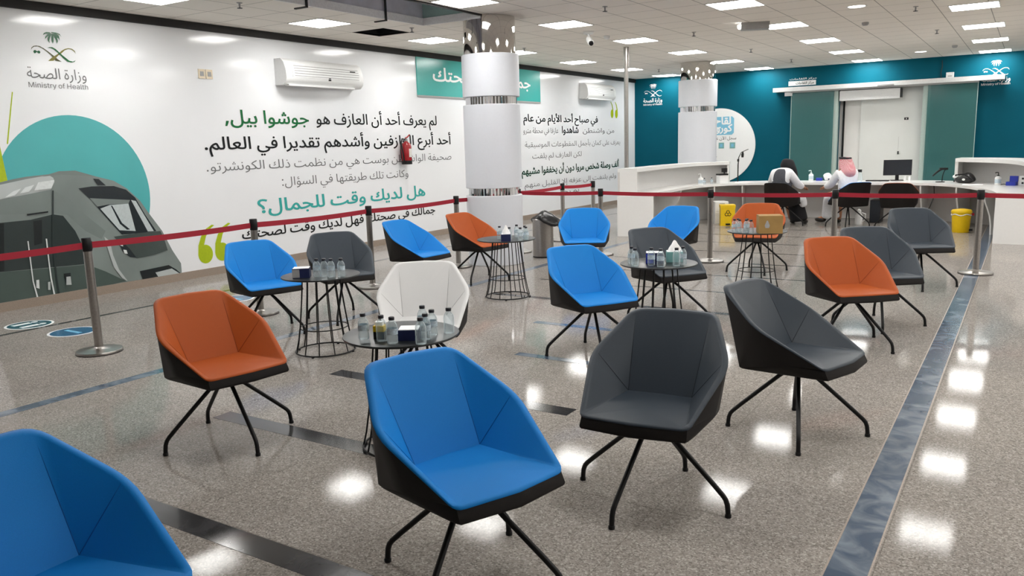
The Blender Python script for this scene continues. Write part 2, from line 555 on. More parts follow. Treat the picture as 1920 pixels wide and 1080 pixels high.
# ------------------------------------------------------------------ lettering (letter outlines: code:advance:outlines)
GLYPHS = {}
for ln in '''44:159:110,69 114,62 100,17 82,-31 63,-76 24,-76 36,-28 46,23 54,69
46:159:43,32 45,51 53,63 79,72 105,63 113,51 116,32 113,14 105,1 79,-8 53,1 45,14
58:159:43,32 45,51 53,63 79,72 105,63 113,51 116,32 113,14 105,1 79,-8 53,1 45,14/43,286 45,305 53,317 79,326 105,317 113,305 116,286 113,267 105,255 79,245 53,255 45,267
1567:257:124,119 124,129 121,159 107,183 77,212 40,246 16,280 7,325 15,368 38,401 75,422 125,429 189,421 242,400 223,359 181,376 129,384 98,380 76,368 62,349 57,324 62,294 81,269 116,236 146,205 162,174 166,135 166,119/143,-8 117,1 109,14 107,32 109,51 117,63 143,72 169,63 177,51 180,32 177,14 169,1
65155:139:53,0 43,382 91,382 101,0/14,417 7,449 31,455 53,461 50,448 20,468 10,485 7,503 15,533 38,551 68,557 82,556 95,552 91,523 79,525 68,526 46,521 39,505 47,484 65,470 82,465 57,462 87,471 113,480 122,449 89,438 50,427
65156:171:171,-3 130,0 99,8 78,21 65,41 53,99 43,382 91,382 102,118 108,73 115,60 128,52 177,46 195,39 201,23 193,5/13,417 6,449 31,455 52,461 49,448 20,468 9,485 6,503 15,533 37,551 67,557 81,556 95,552 90,523 79,525 67,526 46,521 38,505 46,484 64,470 81,465 57,462 87,471 112,480 122,449 88,438 49,427
65158:279:34,-136 24,-88 89,-74 141,-50 160,-31 174,-8 183,22 186,57 182,94 171,124 154,144 133,151 110,142 92,116 85,81 90,64 104,53 127,47 161,46 286,46 304,39 309,23 301,5 280,-3 138,-3 89,5 68,15 52,29 41,48 38,72 46,119 67,160 98,189 138,200 163,196 186,184 205,164 220,135 229,99 232,54 227,3 210,-41 182,-77 144,-105 94,-125/84,261 77,293 102,299 123,305 120,292 91,312 81,329 77,347 86,377 108,395 138,401 152,400 166,397 161,367 150,369 138,370 117,365 109,349 117,328 135,314 152,309 128,306 158,315 183,324 193,293 159,282 120,271
65159:141:55,0 43,423 91,423 103,0/39,-180 31,-148 56,-142 78,-136 75,-149 45,-129 35,-112 31,-94 40,-64 63,-46 92,-40 106,-41 120,-44 116,-74 104,-72 92,-71 71,-76 63,-92 71,-113 90,-127 107,-132 82,-135 112,-126 138,-117 147,-148 114,-159 75,-170
65165:141:55,0 43,423 91,423 103,0
65166:172:172,-3 131,0 100,8 79,21 65,41 55,99 43,423 91,423 103,118 109,73 116,60 129,52 178,46 197,39 202,23 194,5
65169:159:0,-3 6,46 52,49 77,64 85,97 80,132 68,175 51,221 99,239 114,196 125,148 130,106 125,64 110,33 84,13 47,1/63,-113 42,-105 34,-84 42,-63 63,-55 84,-63 92,-84 84,-105
65170:203:0,-3 6,46 45,50 67,67 79,104 92,168 139,159 133,135 128,109 126,87 132,66 155,51 209,46 227,39 233,23 225,5 203,-3 143,4 124,12 111,25 97,59 115,57 95,27 71,8 40,-1/101,-113 80,-105 71,-84 80,-63 101,-55 121,-63 130,-84 121,-105
65171:240:120,0 68,10 47,23 31,41 21,64 18,94 23,122 37,157 64,197 106,238 117,206 76,242 107,279 164,227 206,168 218,135 222,101 218,71 202,37 170,10 147,3/120,49 153,55 173,75 180,104 175,135 155,170 109,214 135,215 97,175 73,134 65,98 69,77 80,61 98,52/165,332 144,341 135,361 144,382 165,391 185,382 194,361 185,341/84,332 63,341 54,361 63,382 84,391 104,382 113,361 104,341
65172:288:288,-3 231,6 209,19 192,38 181,64 176,100 167,306 215,306 224,110 234,68 258,50 294,46 312,39 318,23 309,5/199,62 133,52 75,61 51,73 33,89 22,109 18,132 21,156 31,179 66,218 117,247 180,263 188,213 135,205 97,187 73,164 65,140 74,119 98,106 131,100 165,102 194,108/186,374 165,383 156,403 165,424 186,433 207,424 215,403 207,383/105,374 84,383 75,403 84,424 105,433 125,424 134,403 125,383
65173:588:231,-12 247,36 366,40 448,51 477,61 496,73 508,89 512,107 504,159 483,223 528,239 543,198 554,156 559,117 555,84 543,57 522,35 490,17 446,4 389,-5/231,-12 138,-6 72,15 48,32 31,52 21,78 18,108 20,138 26,170 34,201 79,190 74,169 68,144 66,122 70,94 82,72 104,56 137,45 247,36 258,7/330,238 309,246 301,267 309,287 330,296 351,287 359,267 351,246/249,238 228,246 219,267 228,287 249,296 269,287 278,267 269,246
65174:648:231,-12 247,36 323,41 403,57 480,88 513,111 543,139 580,117 573,96 571,81 578,64 603,51 654,46 672,39 678,23 669,5 648,-3 581,5 556,15 539,31 529,51 529,76 540,72 483,35 410,9 325,-7/231,-12 138,-6 72,15 48,32 31,52 21,78 18,108 20,138 26,170 34,201 79,190 74,169 68,144 66,122 70,94 82,72 104,56 137,45 247,36 258,7/331,238 310,246 301,267 310,287 331,296 351,287 360,267 351,246/250,238 229,246 220,267 229,287 250,296 270,287 279,267 270,246
65175:177:0,-3 6,46 60,48 77,53 88,62 97,97 92,132 79,175 63,221 111,239 125,196 137,148 142,106 134,56 108,22 64,3/129,301 108,309 100,330 108,350 129,359 150,350 158,330 150,309/48,301 27,309 18,330 27,350 48,359 68,350 77,330 68,309
65176:221:0,-3 6,46 52,50 77,67 91,104 104,168 151,159 145,135 140,109 138,87 139,71 148,57 174,49 227,46 245,39 251,23 242,5 221,-3 164,1 131,12 116,32 109,59 127,57 106,27 81,8 47,-1/158,229 137,237 129,258 137,279 158,287 179,279 187,258 179,237/77,229 56,237 47,258 56,279 77,287 98,279 106,258 98,237
65179:177:0,-3 6,46 60,48 77,53 88,62 97,97 92,132 79,175 63,221 111,239 125,196 137,148 142,106 134,56 108,22 64,3/89,366 68,374 59,395 68,416 89,424 109,416 118,395 109,374/49,301 28,309 19,330 28,350 49,359 69,350 78,330 69,309/129,301 108,309 100,330 108,350 129,359 150,350 158,330 150,309
65183:349:0,-3 5,46 66,50 124,64 179,86 229,115 193,139 149,154 98,160 81,159 64,157 45,154 36,199 68,206 98,209 154,201 199,183 238,162 273,144 309,136 321,136 325,94 279,87 237,68 194,45 144,22 82,4/165,-110 144,-102 136,-81 144,-60 165,-52 186,-60 194,-81 186,-102
65184:377:378,-3 332,0 295,12 267,38 250,83 285,104 303,68 334,50 384,46 402,39 407,23 399,5/0,-3 5,46 66,50 124,64 179,86 229,115 193,139 149,154 98,160 81,159 64,157 45,154 36,199 68,206 98,209 154,201 199,183 238,162 273,144 309,136 321,136 325,94 279,87 237,68 194,45 144,22 82,4/155,-110 134,-102 125,-81 134,-60 155,-52 175,-60 184,-81 175,-102
65185:378:213,-234 134,-224 99,-212 68,-195 42,-172 23,-145 10,-112 6,-74 16,-8 45,51 92,101 156,143 234,173 227,165 196,176 162,186 126,194 84,197 52,194 27,189 19,232 54,243 92,247 141,242 182,229 222,215 270,202 333,197 338,197 339,148 279,142 215,123 154,92 103,49 68,-4 58,-34 55,-68 58,-96 68,-121 83,-141 103,-157 156,-178 219,-184 279,-178 338,-161 355,-201 285,-226
65187:349:0,-3 5,46 66,50 124,64 179,86 229,115 193,139 149,154 98,160 81,159 64,157 45,154 36,199 68,206 98,209 154,201 199,183 238,162 273,144 309,136 321,136 325,94 279,87 237,68 194,45 144,22 82,4
65188:377:378,-3 332,0 295,12 267,38 250,83 285,104 303,68 334,50 384,46 402,39 407,23 399,5/0,-3 5,46 66,50 124,64 179,86 229,115 193,139 149,154 98,160 81,159 64,157 45,154 36,199 68,206 98,209 154,201 199,183 238,162 273,144 309,136 321,136 325,94 279,87 237,68 194,45 144,22 82,4
65192:377:378,-3 332,0 295,12 267,38 250,83 285,104 303,68 334,50 384,46 402,39 407,23 399,5/0,-3 5,46 66,50 124,64 179,86 229,115 193,139 149,154 98,160 81,159 64,157 45,154 36,199 68,206 98,209 154,201 199,183 238,162 273,144 309,136 321,136 325,94 279,87 237,68 194,45 144,22 82,4/93,270 72,278 63,299 72,320 93,328 114,320 122,299 114,278
65193:282:21,27 44,68 78,53 127,46 175,52 200,69 208,96 203,125 181,173 130,251 171,278 221,200 248,138 256,93 244,47 228,27 205,11 171,0 127,-4 86,0 50,10
65194:315:127,46 175,52 200,69 208,96 202,124 185,162 160,205 130,251 171,278 212,212 241,154 260,103 278,65 300,49 321,46 339,39 345,23 337,5 315,-3 277,4 245,29 233,49 226,74 250,93 239,47 225,27 203,11 171,0 127,-4 86,0 50,10 21,27 44,68 78,53
65195:282:21,27 44,68 78,53 127,46 175,52 200,69 208,96 203,125 181,173 130,251 171,278 221,200 248,138 256,93 244,47 228,27 205,11 171,0 127,-4 86,0 50,10/128,332 107,341 98,361 107,382 128,391 148,382 157,361 148,341
65197:217:2,-136 -15,-91 38,-70 77,-46 105,-19 122,9 134,63 130,95 118,130 93,179 136,201 169,128 178,68 175,32 166,0 134,-54 91,-94 44,-121
65198:234:2,-138 -15,-92 57,-60 103,-21 127,22 134,63 131,93 121,122 93,179 136,201 156,160 172,122 183,90 192,68 204,55 241,46 259,39 264,23 256,5 235,-3 192,6 168,31 156,62 175,52 171,14 158,-20 138,-50 113,-76 56,-116
65199:217:2,-136 -15,-91 38,-70 77,-46 105,-19 122,9 134,63 130,95 118,130 93,179 136,201 169,128 178,68 175,32 166,0 134,-54 91,-94 44,-121/105,269 84,278 75,298 84,319 105,328 125,319 134,298 125,278
65200:234:2,-138 -15,-92 57,-60 103,-21 127,22 134,63 131,93 121,122 93,179 136,201 156,160 172,122 183,90 192,68 204,55 241,46 259,39 264,23 256,5 235,-3 192,6 168,31 156,62 175,52 171,14 158,-20 138,-50 113,-76 56,-116/97,269 76,278 67,298 76,319 97,328 117,319 126,298 117,278
65203:464:0,-3 6,46 37,48 57,62 72,97 88,163 133,151 127,128 122,102 120,77 123,64 131,54 172,46 201,49 220,63 233,99 245,167 290,159 286,133 282,102 280,77 284,61 299,50 334,46 364,50 383,65 390,97 380,153 356,221 404,239 419,196 430,148 435,106 428,58 408,24 376,4 333,-3 287,4 260,23 248,57 268,57 244,19 213,1 165,-3 133,2 104,20 94,38 89,62 107,66 82,21 47,2
65204:504:0,-3 6,46 37,48 57,62 72,97 88,163 133,151 124,115 120,77 124,60 141,49 172,46 201,49 220,63 233,99 245,167 290,159 286,133 282,102 280,77 284,61 299,50 334,46 359,49 377,58 387,74 390,96 389,125 387,159 383,202 426,205 434,126 447,77 471,53 510,46 528,39 533,23 525,5 504,-3 468,3 441,18 422,41 411,68 422,64 414,40 402,23 369,3 328,-3 286,4 260,23 248,57 268,57 244,19 213,1 165,-3 133,2 104,20 94,38 89,62 107,66 82,21 47,2
65207:464:0,-3 6,46 37,48 57,62 72,97 88,163 133,151 127,128 122,102 120,77 123,64 131,54 172,46 201,49 220,63 233,99 245,167 290,159 286,133 282,102 280,77 284,61 299,50 334,46 364,50 383,65 390,97 380,153 356,221 404,239 419,196 430,148 435,106 428,58 408,24 376,4 333,-3 287,4 260,23 248,57 268,57 244,19 213,1 165,-3 133,2 104,20 94,38 89,62 107,66 82,21 47,2/255,323 234,332 226,352 234,373 255,382 276,373 285,352 276,332/215,258 194,266 186,287 194,308 215,317 236,308 244,287 236,266/296,258 275,266 266,287 275,308 296,317 316,308 325,287 316,266
65208:504:0,-3 6,46 37,48 57,62 72,97 88,163 133,151 124,115 120,77 124,60 141,49 172,46 201,49 220,63 233,99 245,167 290,159 286,133 282,102 280,77 284,61 299,50 334,46 359,49 377,58 387,74 390,96 389,125 387,159 383,202 426,205 434,126 447,77 471,53 510,46 528,39 533,23 525,5 504,-3 468,3 441,18 422,41 411,68 422,64 414,40 402,23 369,3 328,-3 286,4 260,23 248,57 268,57 244,19 213,1 165,-3 133,2 104,20 94,38 89,62 107,66 82,21 47,2/255,323 234,332 226,352 234,373 255,382 276,373 285,352 276,332/215,258 194,266 186,287 194,308 215,317 236,308 244,287 236,266/296,258 275,266 266,287 275,308 296,317 316,308 325,287 316,266
65210:801:801,-3 763,0 715,12 675,35 723,59 766,48 807,46 825,39 831,23 823,5/186,-138 122,-128 68,-101 47,-82 31,-58 21,-31 18,-1 20,30 29,65 43,104 85,88 75,56 68,28 66,4 70,-24 83,-47 102,-66 127,-79 187,-89 255,-79 298,-52 321,-14 328,29 319,89 301,155 349,168 358,132 364,109 368,95 387,69 419,52 468,44 536,41 594,44 640,53 674,68 695,90 702,117 695,143 675,164 639,173 611,169 582,158 529,121 484,76 453,36 401,37 436,88 480,138 531,180 585,210 643,222 673,218 699,208 719,193 735,172 744,148 747,122 736,72 721,50 699,31 670,15 631,3 584,-5 526,-8 449,-2 397,13 366,33 353,55 378,24 365,-33 334,-85 309,-107 277,-123 236,-134
65211:535:287,-11 199,-7 142,5 109,24 94,53 107,57 75,16 39,0 0,-3 6,46 40,52 62,71 77,107 91,163 135,152 128,126 124,104 122,90 129,66 154,49 207,41 298,38 368,43 419,57 452,81 460,96 463,114 456,140 436,161 400,170 372,166 344,155 290,118 245,73 214,33 162,34 208,98 266,157 333,202 368,215 404,219 434,215 460,205 480,190 496,170 505,146 509,119 503,85 488,54 461,28 419,7 362,-6
65212:562:563,-3 524,0 476,12 436,35 484,59 527,48 568,46 587,39 592,23 584,5/287,-11 199,-7 142,5 109,24 94,53 107,57 75,16 39,0 0,-3 6,46 40,52 62,71 77,107 91,163 135,152 128,126 124,104 122,90 129,66 154,49 207,41 298,38 368,43 419,57 452,81 460,96 463,114 456,140 436,161 400,170 372,166 344,155 290,118 245,73 214,33 162,34 208,98 266,157 333,202 368,215 404,219 434,215 460,205 480,190 496,170 505,146 509,119 503,85 488,54 461,28 419,7 362,-6
65219:401:0,-3 6,46 130,46 219,50 281,63 317,86 326,101 329,119 322,141 302,162 266,170 238,166 210,155 156,118 111,73 80,33 28,34 74,98 132,157 199,202 234,215 270,219 300,215 326,205 346,190 362,170 371,146 375,119 370,91 354,63 327,38 285,18 228,5 155,-1 62,-3/56,56 44,423 92,423 104,97
65220:421:421,-3 382,0 335,12 294,35 343,59 386,48 427,46 445,39 451,23 442,5/0,-3 6,46 130,46 219,50 281,63 317,86 326,101 329,119 322,141 302,162 266,170 238,166 210,155 156,118 111,73 80,33 28,34 74,98 132,157 199,202 234,215 270,219 300,215 326,205 346,190 362,170 371,146 375,119 370,91 354,63 327,38 285,18 228,5 155,-1 62,-3/56,56 44,423 92,423 104,97
65224:421:421,-3 382,0 335,12 294,35 343,59 386,48 427,46 445,39 451,23 442,5/0,-3 6,46 130,46 219,50 281,63 317,86 326,101 329,119 322,141 302,162 266,170 238,166 210,155 156,118 111,73 80,33 28,34 74,98 132,157 199,202 234,215 270,219 300,215 326,205 346,190 362,170 371,146 375,119 370,91 354,63 327,38 285,18 228,5 155,-1 62,-3/56,56 44,423 92,423 104,97/241,280 220,288 211,309 220,330 241,338 261,330 270,309 261,288
65225:300:203,-234 137,-226 73,-201 46,-179 25,-152 11,-118 6,-75 10,-34 23,5 44,40 72,72 107,100 147,123 193,141 242,153 255,107 175,84 111,46 87,22 69,-5 58,-35 55,-68 64,-116 89,-150 124,-171 164,-182 203,-185 267,-179 327,-162 342,-204 304,-218 254,-229/106,81 63,102 33,139 22,184 26,218 39,246 59,268 84,283 113,293 143,296 172,293 202,286 191,241 167,245 143,247 105,239 79,218 69,187 79,159 102,137 131,123 157,119
65227:298:0,-3 6,46 64,46 94,48 107,49 82,67 57,100 49,122 46,147 50,179 62,206 81,229 105,246 135,257 168,260 197,258 227,251 217,205 192,210 168,212 130,204 104,181 95,147 101,119 119,96 142,79 168,69 191,66 204,71 217,75 236,82 264,95 280,52 199,23 110,4
65228:309:0,-3 6,46 73,52 131,71 176,98 205,129 216,161 210,177 192,190 158,196 129,192 99,182 75,168 105,143 133,116 165,83 196,66 233,54 273,48 315,46 333,39 338,23 330,5 309,-3 242,3 178,22 128,55 106,81 79,107 47,132 40,143 34,159 32,171 43,193 74,217 117,236 167,244 198,241 222,234 253,208 263,174 259,148 250,122 212,74 155,34 83,7
65233:582:231,-12 247,36 320,36 391,37 448,41 482,50 496,65 504,86 510,155 506,190 496,220 479,241 456,248 432,238 415,212 408,180 413,158 430,144 461,139 496,143 526,152 528,111 507,100 482,94 456,92 405,101 386,111 373,126 364,144 362,168 369,213 389,255 420,285 440,294 461,297 490,292 514,276 533,252 546,222 556,151 552,96 541,52 518,18 479,0 411,-9 325,-12/231,-12 138,-6 72,15 48,32 31,52 21,78 18,108 20,138 26,170 34,201 79,190 74,169 68,144 66,122 70,94 82,72 104,56 137,45 247,36 258,7/450,358 429,367 420,387 429,408 450,417 470,408 479,387 470,367
65234:651:231,-12 247,36 328,38 395,43 447,49 480,56 518,72 547,98 558,133 554,154 543,175 527,191 507,197 481,187 461,162 454,130 464,98 488,74 516,57 460,39 438,58 415,89 405,132 414,176 437,213 470,237 509,246 536,242 560,230 580,211 594,188 603,163 606,136 597,91 571,55 533,28 487,10 448,2 388,-5 314,-10/651,-3 592,0 534,10 483,25 524,53 566,49 615,47 657,46 675,39 680,23 672,5/231,-12 138,-6 72,15 48,32 31,52 21,78 18,108 20,138 26,170 34,201 79,190 74,169 68,144 66,122 70,94 82,72 104,56 137,45 247,36 258,7/504,307 483,316 474,336 483,357 504,366 524,357 533,336 524,316
65235:265:0,-3 6,46 39,46 76,47 110,49 137,55 170,74 187,105 192,155 186,201 167,235 154,245 139,248 114,238 97,212 91,180 96,158 113,144 143,139 178,143 208,152 210,111 189,100 164,94 138,92 87,102 55,129 44,168 51,213 71,255 103,285 122,294 143,297 173,292 197,276 215,252 228,222 238,151 235,110 223,75 203,46 173,23 140,10 98,2 50,-2/132,358 111,367 103,387 111,408 132,417 153,408 161,387 153,367
65236:293:0,-3 6,46 36,46 68,47 97,50 123,56 161,73 189,99 200,135 194,163 176,187 150,197 124,188 104,163 97,132 106,98 130,72 159,55 103,39 80,58 58,90 48,133 57,178 80,213 113,237 152,246 179,242 203,230 222,212 237,189 246,164 249,138 239,92 214,56 176,28 130,10 100,4 68,0 33,-2/293,-3 232,1 172,11 126,25 167,55 209,50 257,47 299,46 317,39 323,23 315,5/146,307 125,316 117,336 125,357 146,366 167,357 175,336 167,316
65238:479:193,-161 126,-153 70,-128 48,-109 32,-85 21,-55 18,-21 20,4 29,44 52,95 95,75 80,41 71,13 69,-12 73,-45 87,-71 109,-89 137,-102 206,-111 257,-107 300,-95 334,-77 359,-54 374,-26 383,13 385,46 378,102 359,136 332,148 314,143 299,127 288,106 285,81 289,63 303,52 327,47 360,46 485,46 503,39 509,23 500,5 479,-3 337,-3 299,1 268,14 246,37 237,72 244,116 265,156 297,185 337,196 363,192 386,180 406,158 421,128 431,88 434,37 428,-7 410,-60 373,-107 323,-138 263,-156/379,257 358,266 349,286 358,307 379,316 399,307 408,286 399,266/298,257 277,266 268,286 277,307 298,316 318,307 327,286 318,266
65239:265:0,-3 6,46 39,46 76,47 110,49 137,55 170,74 187,105 192,155 186,201 167,235 154,245 139,248 114,238 97,212 91,180 96,158 113,144 143,139 178,143 208,152 210,111 189,100 164,94 138,92 87,102 55,129 44,168 51,213 71,255 103,285 122,294 143,297 173,292 197,276 215,252 228,222 238,151 235,110 223,75 203,46 173,23 140,10 98,2 50,-2/174,358 153,367 144,387 153,408 174,417 194,408 203,387 194,367/92,358 71,367 63,387 71,408 92,417 113,408 122,387 113,367
65240:293:0,-3 6,46 36,46 68,47 97,50 123,56 161,73 189,99 200,135 194,163 176,187 150,197 124,188 104,163 97,132 106,98 130,72 159,55 103,39 80,58 58,90 48,133 57,178 80,213 113,237 152,246 179,242 203,230 222,212 237,189 246,164 249,138 239,92 214,56 176,28 130,10 100,4 68,0 33,-2/293,-3 232,1 172,11 126,25 167,55 209,50 257,47 299,46 317,39 323,23 315,5/188,307 167,316 158,336 167,357 188,366 208,357 217,336 208,316/107,307 86,316 77,336 86,357 107,366 127,357 136,336 127,316
65242:546:231,-12 247,36 343,41 402,55 419,66 431,80 438,119 427,423 475,423 487,124 496,76 520,52 552,46 571,39 576,23 568,5 547,-3 501,6 475,27 463,55 475,54 443,23 394,2 324,-9/216,121 205,158 245,170 267,179 274,188 267,200 252,212 236,226 229,247 236,269 258,293 303,320 321,286 281,264 269,248 275,237 291,223 306,207 313,186 309,169 295,153 266,137/231,-12 138,-6 72,15 48,32 31,52 21,78 18,108 20,138 26,170 34,201 79,190 74,169 68,144 66,122 70,94 82,72 104,56 137,45 247,36 258,7
65243:244:0,-3 6,46 62,46 117,49 147,60 160,73 164,88 153,122 111,174 78,205 47,230 25,248 17,260 18,277 22,293 29,304 60,329 103,355 160,384 230,419 250,375 171,337 117,309 79,286 45,263 54,285 120,229 168,179 198,132 208,85 203,57 183,28 137,6 54,-3
65244:301:0,-3 6,46 52,46 124,51 156,65 163,84 152,115 125,150 90,186 55,219 27,245 17,260 18,277 22,293 29,304 62,330 110,359 168,389 230,419 250,375 193,347 138,320 88,292 46,264 49,284 100,241 145,198 184,152 219,97 248,63 281,49 307,46 325,39 331,23 322,5 301,-3 263,2 221,22 202,41 187,67 205,60 184,32 155,13 111,1 49,-3
65245:412:18,-1 20,30 29,65 43,104 85,88 75,56 68,28 66,4 70,-23 82,-46 100,-64 123,-78 152,-86 186,-89 225,-86 257,-76 282,-61 301,-39 314,-10 322,26 325,119 314,423 363,423 373,107 370,31 353,-36 338,-65 319,-90 294,-110 264,-125 227,-134 184,-138 123,-129 69,-104 48,-85 32,-62 21,-34
65246:432:18,-1 20,30 29,65 43,104 85,88 75,56 68,28 66,4 70,-24 82,-47 101,-66 124,-79 180,-89 231,-84 270,-68 298,-45 316,-15 325,21 327,59 314,423 363,423 373,123 383,76 406,52 439,46 457,39 462,23 454,5 433,-3 401,2 380,15 367,33 360,55 376,38 363,-25 349,-54 330,-81 303,-104 269,-122 227,-134 177,-138 117,-128 66,-101 31,-58 21,-31
65247:154:0,-3 5,46 53,52 64,61 68,75 69,122 58,423 106,423 118,127 116,71 100,30 85,16 64,5
65248:178:0,-3 5,46 53,52 64,61 68,75 69,122 59,423 108,423 118,123 128,76 151,52 184,46 202,39 207,23 199,5 178,-3 137,5 111,26 99,53 111,52 92,22 56,3
65249:287:44,-233 26,-156 15,-88 12,-36 15,-3 25,24 40,45 60,61 109,79 164,83 219,75 217,114 204,147 183,170 153,178 125,172 100,152 78,119 41,139 76,190 115,218 156,226 184,223 207,214 240,180 258,137 263,92 260,62 251,36 241,17 181,31 131,33 93,24 69,0 60,-39 64,-91 74,-155 90,-221
65250:333:46,-233 24,-144 11,-66 6,-15 9,27 20,65 57,129 106,176 156,205 198,215 224,208 246,183 269,127 290,76 312,52 339,46 357,39 363,23 354,5 333,-3 294,5 266,28 279,39 261,11 237,-5 209,-11 173,-4 137,14 103,44 76,84 82,83 60,33 55,-15 58,-57 67,-112 80,-170 92,-222/213,38 231,42 240,55 238,75 225,113 214,140 202,156 190,162 173,159 153,150 130,135 109,114 110,119 141,74 179,47
65251:311:0,-3 6,46 34,53 56,76 79,121 113,178 147,205 180,212 218,202 248,174 268,137 276,96 273,64 263,39 249,21 231,9 191,0 144,7 112,20 72,43 95,81 147,55 186,49 213,54 228,68 233,90 225,124 204,152 177,164 156,158 135,136 111,90 84,39 58,11 31,0
65252:342:0,-3 6,46 32,53 51,76 75,121 103,167 132,196 158,210 181,215 216,206 245,177 273,121 298,72 321,51 349,46 367,39 372,23 364,5 343,-3 300,5 268,29 276,41 259,12 234,-6 205,-11 165,-3 126,21 92,57 63,17 34,1/115,102 137,73 160,52 183,41 205,37 223,40 235,52 240,69 234,93 223,120 211,144 196,161 178,167 159,161 138,141
65253:406:18,-1 20,30 29,65 43,104 85,88 75,56 68,28 66,4 70,-25 82,-47 101,-65 126,-78 189,-88 226,-85 256,-77 299,-49 322,-10 328,32 320,87 288,166 333,189 354,141 370,91 376,39 371,-9 352,-56 317,-97 264,-126 229,-134 189,-136 123,-128 68,-104 47,-85 31,-62 21,-34/197,236 176,245 167,265 176,286 197,295 217,286 226,265 217,245
65254:432:18,-1 24,47 43,104 85,88 71,42 66,4 70,-26 83,-49 102,-67 127,-79 187,-89 255,-80 298,-57 321,-23 328,15 324,65 314,110 301,155 349,168 359,132 364,110 368,95 385,63 410,49 439,46 457,39 462,23 454,5 433,-3 391,6 365,27 353,55 378,24 366,-35 353,-62 335,-87 310,-108 277,-124 236,-134 186,-138 122,-129 68,-104 47,-85 31,-61 21,-33/197,236 176,245 167,265 176,286 197,295 217,286 226,265 217,245
65255:159:0,-3 6,46 52,49 77,64 85,97 80,132 68,175 51,221 99,239 114,196 125,148 130,106 125,64 110,33 84,13 47,1/76,301 55,309 46,330 55,350 76,359 96,350 105,330 96,309
65256:203:0,-3 6,46 45,50 67,67 79,104 92,168 139,159 133,135 128,109 126,87 132,66 155,51 209,46 227,39 233,23 225,5 203,-3 143,4 124,12 111,25 97,59 115,57 95,27 71,8 40,-1/92,229 71,237 63,258 71,279 92,287 113,279 122,258 113,237
65258:288:288,-3 231,6 209,19 192,38 181,64 176,100 167,306 215,306 224,110 234,68 258,50 294,46 312,39 318,23 309,5/199,62 133,52 75,61 51,73 33,89 22,109 18,132 21,156 31,179 66,218 117,247 180,263 188,213 135,205 97,187 73,164 65,140 74,119 98,106 131,100 165,102 194,108
65259:340:228,-5 178,2 130,21 87,52 58,92 47,141 58,190 71,211 89,227 111,237 137,241 162,237 183,226 212,189 222,141 217,109 203,80 180,55 151,34 79,7 0,-3 6,46 63,50 107,62 150,88 172,119 178,148 173,172 159,191 137,199 114,191 97,172 91,147 94,124 104,103 137,70 181,49 226,42 255,49 263,58 265,72 263,83 254,105 227,140 174,191 85,259 113,296 207,223 265,167 297,127 311,96 314,71 305,34 278,6 256,-2
65260:300:182,-129 146,-124 114,-111 87,-90 66,-60 53,-21 49,27 51,73 60,116 90,185 131,231 153,243 175,247 210,235 235,204 244,156 236,106 225,82 207,61 182,43 147,30 186,63 224,54 263,48 306,46 325,39 330,23 322,5 301,-3 266,-1 229,3 194,9 246,11 266,-23 269,-61 256,-95 226,-119/0,-3 6,46 31,46 55,46 57,2 29,-1/183,-80 204,-76 221,-63 228,-39 221,-12 195,8 143,16 127,15 110,13 91,9 91,49 132,58 165,76 187,106 195,151 193,171 186,190 171,198 150,186 125,153 105,102 97,38 105,-24 127,-60 156,-76
65261:265:34,-136 24,-88 89,-74 141,-50 160,-31 174,-8 183,22 186,57 183,93 172,123 155,143 133,151 108,141 91,114 85,82 90,61 107,47 138,42 172,46 202,55 205,14 171,-1 132,-5 92,0 63,14 44,37 38,71 45,116 65,158 97,188 116,197 138,200 160,197 179,188 209,155 226,108 232,54 227,3 210,-41 182,-77 144,-105 94,-125
65262:279:34,-136 24,-88 89,-74 141,-50 160,-31 174,-8 183,22 186,57 182,94 171,124 154,144 133,151 110,142 92,116 85,81 90,64 104,53 127,47 161,46 286,46 304,39 309,23 301,5 280,-3 138,-3 89,5 68,15 52,29 41,48 38,72 46,119 67,160 98,189 138,200 163,196 186,184 205,164 220,135 229,99 232,54 227,3 210,-41 182,-77 144,-105 94,-125
65264:436:18,-1 20,30 29,65 43,104 85,88 75,56 68,28 66,4 69,-19 77,-39 108,-68 153,-84 206,-90 271,-84 323,-67 359,-42 369,-27 372,-12 366,2 349,15 320,26 282,38 293,87 348,67 389,55 420,48 442,46 460,39 466,23 458,5 436,-3 429,-3 422,-3 414,-3 416,-12 417,-20 413,-42 402,-63 357,-100 287,-127 193,-138 148,-134 106,-122 70,-104 42,-77 24,-43
65266:436:18,-1 20,30 29,65 43,104 85,88 75,56 68,28 66,4 69,-19 77,-39 108,-68 153,-84 206,-90 271,-84 323,-67 359,-42 369,-27 372,-12 366,2 349,15 320,26 282,38 293,87 348,67 389,55 420,48 442,46 460,39 466,23 458,5 436,-3 429,-3 422,-3 414,-3 416,-12 417,-20 413,-42 402,-63 357,-100 287,-127 193,-138 148,-134 106,-122 70,-104 42,-77 24,-43/236,-250 215,-241 206,-221 215,-200 236,-191 256,-200 265,-221 256,-241/155,-250 134,-241 125,-221 134,-200 155,-191 175,-200 184,-221 175,-241
65267:177:0,-3 6,46 60,48 77,53 88,62 97,97 92,132 79,175 63,221 111,239 125,196 137,148 142,106 134,56 108,22 64,3/110,-115 89,-106 80,-86 89,-65 110,-56 130,-65 139,-86 130,-106/28,-115 7,-106 -1,-86 7,-65 28,-56 49,-65 57,-86 49,-106
65268:221:0,-3 6,46 52,50 77,67 91,104 104,168 151,159 145,135 140,109 138,87 139,71 148,57 174,49 227,46 245,39 251,23 242,5 221,-3 164,1 131,12 116,32 109,59 127,57 106,27 81,8 47,-1/149,-115 128,-106 120,-86 128,-65 149,-56 170,-65 178,-86 170,-106/68,-115 47,-106 39,-86 47,-65 68,-56 89,-65 97,-86 89,-106
